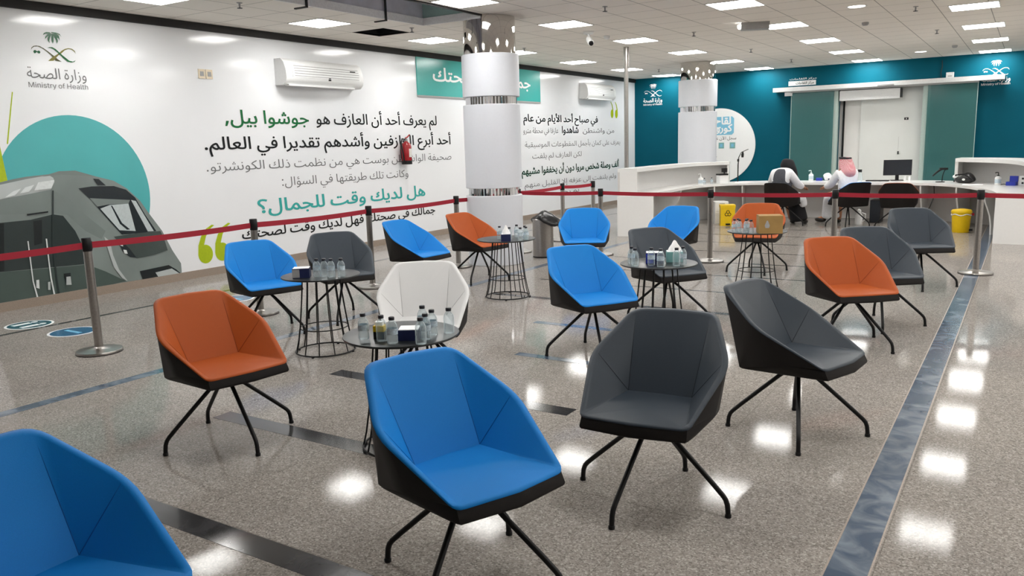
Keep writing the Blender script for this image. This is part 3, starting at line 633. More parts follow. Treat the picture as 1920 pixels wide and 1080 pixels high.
65269:402:233,318 231,349 227,386 222,417 273,423 277,392 280,354 282,322 278,267 266,214 244,164 237,151 196,98 139,49 213,49 244,54 259,67 263,85 258,103 243,125 190,178 114,240 24,306 52,346 148,273 220,213 269,163 297,120 306,80 302,53 287,27 256,7 205,0 68,0 68,48 123,91 165,133 196,176 217,220 229,267/116,379 84,385 58,397 36,403 17,398 -1,383 -24,402 5,429 36,439 63,433 89,421 116,415 134,418 154,429 171,404 139,383
65271:345:233,318 231,349 227,386 222,417 273,423 277,392 280,354 282,322 278,267 266,214 244,164 237,151 196,98 139,49 213,49 244,54 259,67 263,85 258,103 243,125 190,178 114,240 24,306 52,346 148,273 220,213 269,163 297,120 306,80 302,53 287,27 256,7 205,0 68,0 68,48 123,91 165,133 196,176 217,220 229,267/15,377 8,409 33,415 55,420 52,408 22,428 12,444 8,463 17,493 39,511 69,517 83,516 97,512 92,483 81,485 69,486 48,480 40,465 48,443 67,429 84,424 59,422 89,431 114,439 124,409 90,398 52,386
65275:345:233,318 231,349 227,386 222,417 273,423 277,392 280,354 282,322 278,267 266,214 244,164 237,151 196,98 139,49 213,49 244,54 259,67 263,85 258,103 243,125 190,178 114,240 24,306 52,346 148,273 220,213 269,163 297,120 306,80 302,53 287,27 256,7 205,0 68,0 68,48 123,91 165,133 196,176 217,220 229,267
32:140:
72:517:60,0 60,509 125,509 125,289 392,289 392,509 457,509 457,0 392,0 392,232 125,232 125,0
77:628:60,0 60,509 152,509 277,187 287,159 299,123 311,84 322,49 307,49 318,83 330,121 342,158 352,187 476,509 568,509 568,0 504,0 504,291 504,327 505,369 506,413 507,457 513,457 498,409 482,363 467,322 456,291 342,0 286,0 170,291 159,321 145,361 129,408 112,457 119,457 120,416 121,372 122,328 122,291 122,0
97:389:160,-9 126,-5 94,5 68,22 48,45 35,73 30,108 34,138 43,161 58,179 78,193 125,211 178,220 234,227 265,235 273,243 276,255 276,257 267,297 240,322 196,331 149,322 118,301 100,274 41,291 57,322 79,346 104,364 133,375 194,384 239,379 286,360 306,343 322,320 333,290 337,251 337,0 277,0 277,52 272,52 252,25 215,1/170,45 202,49 228,59 248,74 263,93 272,115 276,138 276,190 259,182 231,176 200,171 175,168 134,159 103,139 95,124 92,105 102,72 130,52
101:404:212,-8 161,-2 117,16 82,46 56,85 40,132 34,187 39,242 55,290 81,329 115,359 157,378 205,384 266,374 294,361 319,341 341,315 357,282 368,242 371,194 371,169 75,169 75,221 338,221 310,202 307,237 298,269 283,294 263,314 237,326 205,330 173,326 146,313 125,294 109,270 99,241 96,211 96,178 100,139 110,106 128,80 151,61 179,50 212,46 254,53 285,73 306,105 365,91 353,63 335,39 311,19 283,4 249,-5
102:254:228,379 228,327 6,327 6,379/81,0 81,432 84,461 96,486 113,505 135,519 187,530 222,527 243,521 227,468 215,472 195,474 171,470 154,460 145,443 142,419 142,0
104:410:114,227 114,0 53,0 53,509 114,509 114,287 102,287 124,332 152,362 187,379 227,384 264,380 295,369 321,349 341,321 353,285 357,240 357,0 296,0 296,235 290,275 273,304 246,323 210,329 184,326 161,317 141,303 126,283 117,257
105:167:53,0 53,379 114,379 114,0/84,443 67,446 54,455 44,468 41,483 44,499 54,512 67,521 84,524 100,521 114,512 123,499 126,483 123,468 114,455 100,446
108:189:139,-2 101,3 74,20 58,47 53,84 53,509 114,509 114,99 120,62 130,54 146,52 160,53 170,54 181,3 162,-1
110:410:114,227 114,0 53,0 53,379 112,379 112,287 102,287 124,332 152,362 187,379 227,384 264,380 295,369 321,349 341,321 353,285 357,240 357,0 296,0 296,235 290,275 273,304 246,323 210,329 184,326 161,317 141,303 126,283 117,257
111:415:207,-8 159,-2 117,16 82,46 56,85 40,133 34,187 40,243 56,291 82,330 117,360 159,378 207,384 256,378 299,360 333,330 359,291 376,243 381,187 376,133 359,85 333,46 299,16 256,-2/207,46 242,51 270,66 292,89 307,117 316,151 319,187 316,224 307,258 292,287 270,310 242,325 207,330 173,325 145,310 124,287 108,258 99,224 96,187 99,151 108,117 124,89 145,66 173,51
114:259:53,0 53,379 112,379 112,321 115,321 130,347 152,367 181,380 213,385 229,384 243,384 243,322 230,324 207,326 182,323 159,315 140,301 126,284 117,262 114,237 114,0
115:365:182,-8 145,-5 112,3 84,18 62,38 45,63 36,94 94,107 105,79 124,60 150,49 181,45 217,50 244,62 262,81 268,103 265,121 254,136 237,147 212,155 149,170 104,186 72,208 53,237 47,274 51,305 65,332 87,354 115,370 149,381 187,384 223,381 254,372 279,358 299,339 324,290 268,277 258,298 243,316 219,328 187,333 156,329 131,317 114,299 109,277 112,258 124,243 172,223 229,209 275,194 306,171 325,142 331,107 326,75 312,47 290,24 260,6 223,-5
116:227:204,379 204,327 6,327 6,379/65,471 126,471 126,98 128,76 136,61 150,53 170,50 185,51 202,54 213,2 192,-3 168,-4 125,2 92,21 72,52 65,93
121:389:47,-139 61,-86 71,-87 104,-89 130,-74 151,-36 163,-1 17,379 84,379 165,155 187,87 206,21 184,21 202,87 224,155 305,379 371,379 204,-58 177,-107 139,-136 91,-145 65,-143
8220:300:52,318 104,509 151,509 121,318/175,318 228,509 274,509 244,318
8221:300:52,318 82,509 151,509 98,318/175,318 205,509 274,509 222,318'''.split('\n'):
    c_, a_, s_ = ln.split(':')
    GLYPHS[int(c_)] = (int(a_), [[tuple(map(int, p.split(','))) for p in q.split(' ')] for q in s_.split('/') if q])
GLYPHS[0x20] = (140, [])
TEXT = dict(
    l1a=[65262, 65259, 32, 65233, 65199, 65166, 65228, 65247, 65165, 32, 65253, 65155, 32, 65194, 65187, 65155, 32, 65233, 65198, 65228, 65267, 32, 65250, 65247],
    l1b=[44, 65246, 65268, 65169, 32, 65165, 65262, 65207, 65262, 65183],
    l2=[46, 65250, 65247, 65166, 65228, 65247, 65165, 32, 65266, 65235, 32, 65165, 65198, 65267, 65194, 65240, 65175, 32, 65250, 65259, 65194, 65207, 65155, 65261, 32, 65254, 65268, 65235, 65199, 65166, 65228, 65247, 65165, 32, 65225, 65198, 65169, 65155, 32, 65194, 65187, 65155],
    l3=[46, 65262, 65175, 65198, 65208, 65255, 65262, 65244, 65247, 65165, 32, 65242, 65247, 65195, 32, 65174, 65252, 65224, 65255, 32, 65254, 65251, 32, 65266, 65259, 32, 65174, 65203, 65262, 65169, 32, 65254, 65220, 65256, 65207, 65165, 65262, 65247, 65165, 32, 65172, 65236, 65268, 65188, 65211],
    l4=[58, 65245, 65165, 65158, 65204, 65247, 65165, 32, 65266, 65235, 32, 65166, 65260, 65176, 65240, 65267, 65198, 65219, 32, 65242, 65248, 65175, 32, 65174, 65255, 65166, 65243, 65261],
    l5=[1567, 65245, 65166, 65252, 65184, 65248, 65247, 32, 65174, 65239, 65261, 32, 65242, 65267, 65194, 65247, 32, 65246, 65259],
    l6=[65242, 65176, 65188, 65212, 65247, 32, 65174, 65239, 65261, 32, 65242, 65267, 65194, 65247, 32, 65246, 65260, 65235, 32, 65242, 65176, 65188, 65211, 32, 65266, 65235, 32, 65242, 65247, 65166, 65252, 65183],
    sg=[65242, 65176, 65188, 65211, 32, 65266, 65235, 32, 65242, 65247, 65166, 65252, 65183],
    moh=[65172, 65188, 65212, 65247, 65165, 32, 65171, 65197, 65165, 65199, 65261],
    r1=[65249, 65166, 65227, 32, 65254, 65251, 32, 65249, 65166, 65267, 65271, 65165, 32, 65194, 65187, 65155, 32, 65185, 65166, 65170, 65211, 32, 65266, 65235],
    r2a=[65254, 65220, 65256, 65207, 65165, 65261, 32, 65254, 65251],
    r2b=[65165, 65261, 65194, 65259, 65166, 65207],
    r2c=[65261, 65198, 65176, 65251, 32, 65172, 65220, 65188, 65251, 32, 65266, 65235, 32, 65166, 65235, 65199, 65166, 65227],
    r3=[65172, 65268, 65240, 65268, 65203, 65262, 65252, 65247, 65165, 32, 65173, 65166, 65227, 65262, 65220, 65240, 65252, 65247, 65165, 32, 65246, 65252, 65183, 65156, 65169, 32, 65253, 65166, 65252, 65243, 32, 65264, 65248, 65227, 32, 65233, 65200, 65228, 65267],
    r4=[65174, 65236, 65248, 65267, 32, 65250, 65247, 32, 65233, 65199, 65166, 65228, 65247, 65165, 32, 65254, 65244, 65247],
    r5=[65250, 65260, 65268, 65208, 65251, 32, 65165, 65262, 65236, 65236, 65192, 65267, 32, 65253, 65155, 32, 65253, 65261, 65193, 32, 65165, 65261, 65198, 65251, 32, 65210, 65192, 65207, 32, 65172, 65248, 65211, 65261, 32, 65234, 65247, 65155],
    r6=[65250, 65260, 65256, 65251, 32, 65246, 65268, 65248, 65240, 65247, 65165, 32, 65275, 65159, 32, 65258, 65235, 65200, 65227, 32, 65264, 65247, 65159, 32, 65174, 65236, 65176, 65248, 65267, 32, 65250, 65247, 65261],
    r7=[65246, 65187, 65197, 32, 65250, 65179],
    d1=[65185, 65166, 65240, 65247],
    d2=[65166, 65255, 65261, 65197, 65262, 65243],
    d3=[65238, 65268, 65170, 65220, 65175, 32, 65198, 65170, 65227, 32, 65253, 65269, 65165, 32, 65246, 65184, 65203],
    dr=[65173, 65166, 65187, 65166, 65240, 65248, 65247, 65165, 32, 65200, 65243, 65198, 65251],
    mh=[77, 105, 110, 105, 115, 116, 114, 121, 32, 111, 102, 32, 72, 101, 97, 108, 116, 104],
    q=[8220],
    q2=[8221],
)
_gm = {}


def winding(p, loops):
    w = 0
    for q in loops:
        for (x0, y0), (x1, y1) in zip(q, q[1:] + q[:1]):
            if (y0 <= p[1]) != (y1 <= p[1]):
                t = (p[1] - y0) / (y1 - y0)
                if x0 + t * (x1 - x0) > p[0]:
                    w += 1 if y1 > y0 else -1
    return w


def thicken(q, d, sgn):
    """move an outline outwards by d (half the extra stroke weight)"""
    out = []
    n = len(q)
    for i in range(n):
        a, b, c = Vector(q[i - 1]), Vector(q[i]), Vector(q[(i + 1) % n])
        e0, e1 = (b - a).normalized(), (c - b).normalized()
        m = Vector((-(e0.y + e1.y), e0.x + e1.x))
        if m.length < 1e-6:
            m = Vector((-e0.y, e0.x))
        m.normalize()
        k = min(1.6, 1 / max(0.3, m.dot(Vector((-e0.y, e0.x)))))
        out.append(tuple(b + m * d * k * sgn))
    return out


def glyph_mesh(code, bold):
    key = (code, bold)
    if key not in _gm:
        loops = [[(x / 1000, y / 1000) for x, y in q] for q in GLYPHS[code][1]]
        area = sum(sum(a[0] * b[1] - b[0] * a[1] for a, b in zip(q, q[1:] + q[:1])) for q in loops)
        sgn = 1 if area < 0 else -1
        if bold:
            loops = [thicken(q, bold, sgn) for q in loops]
        pts, eds = [], []
        for q in loops:
            n0 = len(pts)
            pts += [Vector(p) for p in q]
            eds += [(n0 + i, n0 + (i + 1) % len(q)) for i in range(len(q))]
        vs, _, fs, _, _, _ = delaunay_2d_cdt(pts, eds, [], 0, 1e-5)
        keep = []
        for f in fs:
            c = sum((vs[i] for i in f), Vector((0, 0))) / len(f)
            if winding(c, loops):
                keep.append(tuple(f))
        _gm[key] = (vs, keep)
    return _gm[key]


def letters(key, left, right, base, place, d, bold=0.0, rise=None, bm=None, em=0.42):
    codes = TEXT[key]
    total = sum(GLYPHS[c][0] for c in codes)
    sx = (right - left) / total
    ys = 1.0 if rise is None else rise / (em * sx * 1000)     # rise: height of the tall letters
    bm = bm or B()
    x = 0
    for k, c in enumerate(codes):
        vs, fs = glyph_mesh(c, bold) if GLYPHS[c][1] else ([], [])
        nv = [bm.verts.new(place(left + (x / 1000 + p.x) * sx * 1000, base + p.y * sx * 1000 * ys, d + 0.0004 * (k % 4))) for p in vs]
        for f in fs:
            try:
                bm.faces.new([nv[i] for i in f])
            except ValueError:
                pass
        x += GLYPHS[c][0]
    return bm


TRAIN={'body':[(4.224,1.338),(4.348,1.374),(4.475,1.4),(4.624,1.421),(4.865,1.436),(4.981,1.465),(5.166,1.464),(5.397,1.389),(5.614,1.326),(5.77,1.226),(5.925,1.068),(6.04,0.884),(6.184,0.667),(6.299,0.407),(6.405,0.222),(6.402,0.09),(5.835,0.082),(5.26,0.078),(4.693,0.079),(4.18,0.091),(4.059,0.091)],'roof':[(4.221,1.317),(4.345,1.349),(4.621,1.395),(4.864,1.427),(4.909,1.394),(4.917,1.349),(4.866,1.266),(4.599,1.229),(4.325,1.196),(4.203,1.183)],'shade':[(4.202,1.171),(4.325,1.194),(4.599,1.229),(4.866,1.266),(5.037,1.178),(5.222,0.955),(5.442,0.744),(5.381,0.654),(5.199,0.769),(5.011,0.973),(4.844,1.003),(4.304,1.034),(4.184,1.034)],'band':[(4.174,0.96),(4.293,0.949),(4.607,0.953),(4.854,0.991),(4.964,0.966),(5.081,0.781),(5.161,0.56),(5.175,0.385),(4.225,0.429),(4.104,0.432)],'doorwin':[(4.632,0.935),(4.725,0.942),(4.697,0.685),(4.609,0.669)],'cabwin':[(4.173,0.95),(4.328,0.941),(4.266,0.434),(4.105,0.44)],'skirt':[(4.104,0.427),(4.224,0.425),(5.174,0.378),(5.384,0.266),(5.624,0.113),(5.261,0.085),(4.694,0.086),(4.181,0.097),(4.061,0.1)],'windframe':[(5.176,1.261),(5.334,1.275),(5.607,1.264),(5.756,1.212),(5.863,1.11),(5.972,0.89),(6.1,0.675),(5.878,0.673),(5.639,0.681),(5.462,0.91),(5.314,1.112)],'windpane':[(5.407,1.01),(5.529,1.044),(5.767,1.043),(5.822,0.704),(5.615,0.735)],'sidepane':[(5.806,1.084),(5.866,1.068),(6.064,0.679),(5.983,0.682)],'blind':[(5.293,1.142),(5.793,1.085),(5.767,1.043),(5.505,1.051),(5.373,1.037)],'nose':[(5.534,0.666),(5.851,0.676),(6.156,0.67),(6.203,0.536),(6.23,0.416),(6.037,0.381),(5.793,0.37),(5.668,0.485)],'headlamp':[(5.573,0.608),(5.644,0.585),(5.722,0.491),(5.794,0.377),(5.711,0.398),(5.625,0.478)],'lens1':[(5.593,0.596),(5.628,0.584),(5.638,0.536),(5.603,0.55)],'lens2':[(5.633,0.497),(5.674,0.487),(5.684,0.441),(5.643,0.447)],'coupler':[(5.817,0.207),(6.22,0.227),(6.323,0.154),(6.39,0.086),(5.843,0.096)],'coupbar':[(6.025,0.159),(6.258,0.177),(6.38,0.085),(6.06,0.094)],'glint':[(5.414,0.679),(5.477,0.619),(5.497,0.446),(5.55,0.266),(5.644,0.11),(5.576,0.158),(5.49,0.299),(5.45,0.476)],'roofline':[(4.785,1.413),(4.981,1.46),(5.166,1.464),(5.397,1.389),(5.148,1.41),(4.999,1.426),(4.863,1.418)],'lamp':[(5.364,1.363),(5.429,1.355),(5.507,1.275),(5.409,1.285)],'slot':[(4.572,1.02),(4.803,1.032),(4.801,1.016),(4.57,1.002)],'rail1':[(4.539,0.726),(4.551,0.725),(4.55,0.478),(4.55,0.275),(4.575,0.099),(4.558,0.098),(4.537,0.277),(4.537,0.48)],'rail2':[(4.736,0.731),(4.751,0.729),(4.746,0.497),(4.747,0.29),(4.762,0.09),(4.744,0.089),(4.731,0.292),(4.733,0.499)],'latch1':[(4.578,0.288),(4.608,0.288),(4.6,0.187),(4.567,0.204)],'latch2':[(4.699,0.247),(4.726,0.247),(4.716,0.156),(4.69,0.16)],'step':[(4.887,0.315),(4.963,0.313),(4.958,0.175),(4.898,0.182)],'stepin':[(4.91,0.274),(4.958,0.272),(4.958,0.175),(4.898,0.182)],'vent1':[(4.458,1.271),(4.545,1.298),(4.473,1.227),(4.368,1.212)],'vent2':[(4.588,1.307),(4.687,1.33),(4.624,1.256),(4.527,1.245)],'vent3':[(4.734,1.354),(4.913,1.371),(4.868,1.279),(4.68,1.268)],'wiper':[(5.541,1.036),(5.558,1.034),(5.656,0.82),(5.751,0.731),(5.711,0.731),(5.629,0.81)],'seam':[(4.876,1.256),(4.892,1.255),(4.818,0.671),(4.809,0.28),(4.813,0.098),(4.795,0.099),(4.791,0.283),(4.8,0.673)]}
GRASS=[(4.589,2.317),(4.6,2.317),(4.481,1.773),(4.467,1.773)]
EMB={'palm0':[(-0.201,0.557),(-0.175,0.602),(-0.12,0.63),(-0.045,0.634),(-0.012,0.6),(-0.081,0.587),(-0.14,0.587)],'palm1':[(-0.167,0.467),(-0.154,0.522),(-0.104,0.577),(-0.01,0.616),(-0.055,0.553),(-0.118,0.526)],'palm2':[(-0.073,0.386),(-0.106,0.447),(-0.102,0.512),(-0.043,0.589),(-0.006,0.593),(-0.049,0.518),(-0.075,0.451)],'palm3':[(-0.004,0.382),(-0.022,0.441),(-0.024,0.512),(-0.006,0.602),(0.039,0.606),(0.028,0.518),(0.018,0.441)],'palm4':[(0.083,0.386),(0.079,0.465),(0.047,0.526),(0.024,0.598),(0.063,0.608),(0.106,0.539),(0.114,0.453)],'palm5':[(0.161,0.465),(0.136,0.514),(0.077,0.551),(0.024,0.604),(0.087,0.624),(0.154,0.573)],'palm6':[(0.207,0.547),(0.173,0.589),(0.1,0.612),(-0.004,0.616),(-0.016,0.638),(0.089,0.638),(0.175,0.612)],'sword1':[(-0.5,0.211),(-0.484,0.266),(-0.435,0.303),(-0.376,0.315),(-0.305,0.311),(-0.224,0.272),(-0.128,0.209),(-0.049,0.148),(0.02,0.098),(0.059,0.057),(0.15,0.004),(0.01,0.016),(-0.028,0.067),(-0.079,0.134),(-0.173,0.213),(-0.266,0.274),(-0.35,0.299),(-0.423,0.289),(-0.47,0.258)],'sword3':[(-0.159,0.0),(-0.073,0.073),(0.008,0.126),(0.108,0.191),(0.175,0.248),(0.256,0.295),(0.335,0.317),(0.419,0.311),(0.476,0.268),(0.5,0.199),(0.465,0.256),(0.409,0.291),(0.333,0.297),(0.252,0.268),(0.169,0.195),(0.085,0.138),(0.016,0.069),(-0.035,0.014)],'sword2':[(-0.142,0.285),(-0.087,0.307),(-0.028,0.309),(0.043,0.274),(0.11,0.213),(0.177,0.152),(0.254,0.093),(0.323,0.039),(0.407,0.026),(0.474,0.059),(0.437,0.018),(0.358,0.002),(0.274,0.022),(0.199,0.081),(0.118,0.163),(0.051,0.224),(-0.016,0.276),(-0.075,0.291)],'dot0':[(-0.457,0.177),(-0.441,0.209),(-0.411,0.22),(-0.384,0.201),(-0.37,0.195),(-0.339,0.213),(-0.309,0.199),(-0.305,0.173),(-0.325,0.148),(-0.358,0.154),(-0.384,0.177),(-0.413,0.15),(-0.441,0.146)]}

# ------------------------------------------------------------------ the setting
obj('floor', box(WX, RX, BY, WY + 2.2, -0.1, 0.0), M['floor'], kind='structure')
obj('wall_left', box(WX - 0.15, WX, BY, WY, 0, CZ + 0.02), M['white_wall'], kind='structure')
bm = B()
DX0, DX1, DZ = -3.93, -2.10, 2.68      # opening in the teal wall
bx(bm, WX - 0.15, DX0, WY, WY + 0.12, 0, CZ + 0.02)
bx(bm, DX1, RX, WY, WY + 0.12, 0, CZ + 0.02)
bx(bm, DX0, DX1, WY, WY + 0.12, DZ, CZ + 0.02)
obj('wall_front', bm, M['teal_wall'], kind='structure')
obj('wall_right', box(RX, RX + 0.15, BY, WY, 0, CZ + 0.02), M['plain_wall'], kind='structure')
obj('wall_back', box(WX, RX, BY - 0.15, BY, 0, CZ + 0.02), M['plain_wall'], kind='structure')
obj('baseboard_left', box(WX, WX + 0.018, BY, WY, 0, 0.1, 0.003, 1), M['granite'], kind='structure')
obj('trim_1', box(WX, WX + 0.03, BY, WY, CZ - 0.095, CZ), M['black_trim'], kind='structure')

OX0, OX1, OY0, OY1 = -7.05, -6.10, 4.6, 8.95       # ceiling tiles taken out here
VX0, VX1, VY0, VY1 = -8.4, -7.8, 9.0, 9.6          # and one tile here
bm = B()
for x0, x1, y0, y1 in ((WX, RX, BY, OY0), (WX, OX0, OY0, OY1), (OX1, RX, OY0, OY1), (WX, RX, OY1, VY0), (WX, VX0, VY0, VY1), (VX1, RX, VY0, VY1), (WX, RX, VY1, WY)):
    bx(bm, x0, x1, y0, y1, CZ, CZ + 0.02)
obj('ceiling', bm, M['ceiling'], kind='structure')
# the open void above the missing tiles: shaft walls and slab above
bm = B()
for x0, x1, y0, y1 in ((OX0 - 0.04, OX0, OY0, OY1), (OX1 + 0.26, OX1 + 0.3, OY0, OY1 + 0.3), (OX0 - 0.04, OX1 + 0.3, OY0 - 0.04, OY0)):
    bx(bm, x0, x1, y0, y1, CZ + 0.021, CZ + 0.40)
bx(bm, OX0 - 0.04, OX1 + 0.3, OY0, OY1 + 0.3, CZ + 0.40, CZ + 0.45)
obj('trim_2', bm, M['void'], kind='structure')
obj('trim_3', box(OX0 - 0.04, OX1 + 0.3, OY1, OY1 + 0.04, CZ + 0.021, CZ + 0.40), M['void_teal'], kind='structure')
bm = bx(B(), OX0, OX0 + 0.02, OY0, OY1, CZ - 0.05, CZ + 0.045)
bx(bm, OX0, OX1, OY1 - 0.02, OY1, CZ - 0.05, CZ + 0.045)
obj('trim_4', bm, M['void_white'], kind='structure')
bm = bx(B(), OX1 - 0.016, OX1 + 0.016, OY0, OY1, CZ - 0.02, CZ + 0.03)
obj('trim_5', bm, M['black_trim'], kind='structure')
bm = B()
bx(bm, VX0, VX1, VY0, VY1, CZ + 0.4, CZ + 0.42)
for a in ((VX0 - 0.01, VX0, VY0, VY1), (VX1, VX1 + 0.01, VY0, VY1), (VX0, VX1, VY0 - 0.01, VY0), (VX0, VX1, VY1, VY1 + 0.01)):
    bx(bm, *a, CZ + 0.001, CZ + 0.4)
obj('trim_6', bm, M['dark'], kind='structure')
for i, y in enumerate((6.85, 8.2)):
    t = thing('ceiling_hanger', ('black hanger strap in the ceiling gap, nearer the camera', 'black hanger strap in the ceiling gap, nearer the column')[i], 'hanger', (OX0, y, CZ), 0, 'hanger straps in the open ceiling')
    obj('strap', bx(B(), 0.022, 0.036, -0.05, -0.02, -0.06, 0.35), M['black_trim'], t)
    obj('bar', bx(B(), -0.16, 0.036, -0.05, -0.02, -0.075, -0.06), M['black_trim'], t)

# inlaid floor strips
n_trim = [7]


def strip(x0, x1, y0, y1, m, z=0.0012):
    o = obj('trim_%d' % n_trim[0], box(x0, x1, y0, y1, 0.0, z), M[m], kind='structure')
    n_trim[0] += 1


strip(-0.54, -0.40, BY, WY - 0.1, 'blue_marble')
strip(-0.548, -0.541, BY, WY - 0.1, 'granite', 0.001)
strip(-0.399, -0.392, BY, WY - 0.1, 'granite', 0.001)
strip(-5.50, -5.39, BY, 12.2, 'blue_marble')
strip(-7.99, -7.93, BY, WY - 0.1, 'dark_marble')
ends = {0: (-4.6, -1.6), 1: (-4.15, -2.2), 2: (-4.2, -2.235), 3: (-3.28, -2.2), 4: (-3.74, -2.0)}
for k in range(-2, 13):
    a, b = ends.get(k, (-4.2, -2.1) if k < 5 else (-4.9, -1.9))
    w = 0.13 if k < 3 else 0.085 if k < 6 else 0.04
    strip(a, b, 2.02 + 1.045 * k - w / 2, 2.02 + 1.045 * k + w / 2, 'dark_marble' if k < 3 else 'blue_marble' if k < 5 else 'dark_marble')

# ------------------------------------------------------------------ ceiling fittings
LX = [(-8.1, 'nearest the left wall'), (-5.72, 'second from the left wall'), (-3.28, 'third from the left wall'), (-0.775, 'above the blue floor strip'), (1.7, 'right of the blue floor strip'), (4.1, 'nearest the right wall')]
proto = None
for xi, (x, rowname) in enumerate(LX):
    for k in range(-2, 6):
        y = 8.08 + 2.45 * k
        if proto is None:
            proto = thing('ceiling_light_panel', '', 'ceiling light', (x, y, CZ), 0, 'square ceiling light panels')
            f = B()
            for a in ((-0.3, 0.3, -0.3, -0.285), (-0.3, 0.3, 0.285, 0.3), (-0.3, -0.285, -0.285, 0.285), (0.285, 0.3, -0.285, 0.285)):
                bx(f, *a, -0.008, -0.0005)
            obj('frame', f, M['panel_frame'], proto)
            obj('diffuser', box(-0.285, 0.285, -0.285, 0.285, -0.006, -0.001), M['diffuser'], proto)
            o = proto
        else:
            o = copy_tree(proto)
        o.location = (x, y, CZ)
        if k == 5:
            pos = 'the one by the teal wall'
        elif k == -2:
            pos = 'above the camera side, out of view'
        else:
            pos = '%s counting from the camera' % ('first', 'second', 'third', 'fourth', 'fifth', 'sixth')[k + 1]
        o['label'] = 'square light panel, ceiling row %s, %s' % (rowname, pos)

for i, y in enumerate((11.84, 19.19)):
    t = thing('downlight', ('round recessed downlight nearer the camera, between two rows of panels', 'round recessed downlight near the teal wall above the sliding door')[i], 'ceiling light', (-2.07, y, CZ), 0, 'round downlights')
    obj('trim_ring', lathe(B(), [(0.105, -0.0005), (0.125, -0.006), (0.13, -0.0005)], 32, cap=False), M['panel_frame'], t, smooth=40)
    obj('lamp', lathe(B(), [(0.105, -0.001), (0.1, -0.004)], 32), M['downlight'], t)

sp = [(-7.66, 6.41, 'by the left wall, first from the camera'), (-7.49, 9.25, 'beside the dark ceiling hole'), (-7.61, 12.48, 'by the left wall, behind the near column'), (-4.61, 9.52, 'right of the near column'), (-4.60, 12.68, 'in mid ceiling before the far column'), (-4.62, 15.85, 'in mid ceiling level with the far column'), (-4.53, 18.57, 'in mid ceiling near the teal wall'), (-1.43, 12.42, 'between the round downlight and right row'), (-1.44, 15.43, 'above the sliding door side, third of its line'), (-7.55, 18.46, 'in the far left corner of the ceiling')]
p0 = None
for x, y, d in sp:
    if p0 is None:
        p0 = thing('sprinkler', '', 'sprinkler', (x, y, CZ), 0, 'ceiling sprinklers')
        obj('stem', lathe(B(), [(0.035, -0.001), (0.03, -0.008), (0.012, -0.01), (0.01, -0.06)], 12), M['plastic_grey'], p0, smooth=40)
        obj('deflector', lathe(B(), [(0.008, -0.055), (0.03, -0.058), (0.03, -0.063), (0.004, -0.066)], 12), M['black'], p0, smooth=40)
        o = p0
    else:
        o = copy_tree(p0)
    o.location = (x, y, CZ)
    o['label'] = 'small ceiling sprinkler head ' + d
for x, y, d in ((-5.83, 12.1, 'beside the security camera'), (-2.24, 13.57, 'between the two round downlights'), (-1.39, 18.38, 'above the right end of the door rail')):
    tag(obj('smoke_detector', lathe(B(), [(0.05, -0.001), (0.05, -0.025), (0.035, -0.045), (0.01, -0.047)], 20), M['plastic_grey' if x > -3 else 'plastic_white'], loc=(x, y, CZ), smooth=40), 'small round smoke detector on the ceiling ' + d, 'smoke detector', 'smoke detectors')

t = thing('security_camera', 'white security camera hanging from the ceiling between two light panels', 'camera', (-5.8, 11.4, CZ), R(-140))
t.scale = (0.8, 0.8, 0.8)
obj('bracket', box(-0.09, 0.09, -0.06, 0.06, -0.05, -0.001, 0.01), M['plastic_white'], t)
obj('arm', tube(B(), [(0, 0, -0.05), (0, 0.03, -0.1), (0, 0.08, -0.13)], 0.022, 10), M['plastic_white'], t, smooth=50)
bm = tube(B(), [(0, 0.02, -0.13), (0, 0.06, -0.16), (0, 0.2, -0.24)], [0.05, 0.06, 0.055], 16)
obj('housing', bm, M['plastic_white'], t, smooth=50)
obj('lens', tube(B(), [(0, 0.195, -0.237), (0, 0.225, -0.255)], [0.045, 0.04], 16), M['black_plastic'], t, smooth=50)
t = thing('emergency_light', 'grey ceiling box with a small lit lamp beside a light panel', 'ceiling box', (-3.55, 12.35, CZ), R(20))
obj('housing', box(-0.2, 0.2, -0.09, 0.09, -0.1, -0.001, 0.02), M['plastic_grey'], t)
obj('lamp', tube(B(), [(-0.205, -0.05, -0.05), (-0.23, -0.07, -0.06)], [0.03, 0.035], 12), M['downlight'], t)

# ------------------------------------------------------------------ columns


def column(x, y, r, label, levels):
    t = thing('column', label, 'column', (x, y, 0), 0, 'clad columns')
    top, a, b, c, d = levels
    obj('mirror_shaft', lathe(B(), [(r * 0.9, top - 0.02), (r * 0.9, CZ - 0.001)], 64), M['mirror'], t, smooth=40)
    for z0, z1 in ((a, top), (c, b), (0.0, d)):
        obj('cover', lathe(B(), [(r - 0.006, z0), (r, z0 + 0.006), (r, z1 - 0.006), (r - 0.006, z1)], 64), M['column_white'], t, smooth=40)
    for z0, z1 in ((b, a), (d, c)):
        bm = B()
        n = 96
        rr = [r * (0.9 if i % 2 else 0.87) for i in range(n)]
        lo = [bm.verts.new((rr[i] * math.cos(2 * PI * i / n), rr[i] * math.sin(2 * PI * i / n), z0 - 0.01)) for i in range(n)]
        hi = [bm.verts.new((rr[i] * math.cos(2 * PI * i / n), rr[i] * math.sin(2 * PI * i / n), z1 + 0.01)) for i in range(n)]
        for i in range(n):
            j = (i + 1) % n
            bm.faces.new((lo[i], lo[j], hi[j], hi[i]))
        bm.faces.new(hi)
        bm.faces.new(list(reversed(lo)))
        obj('fluted_band', bm, M['chrome_ridge'], t)
    return t


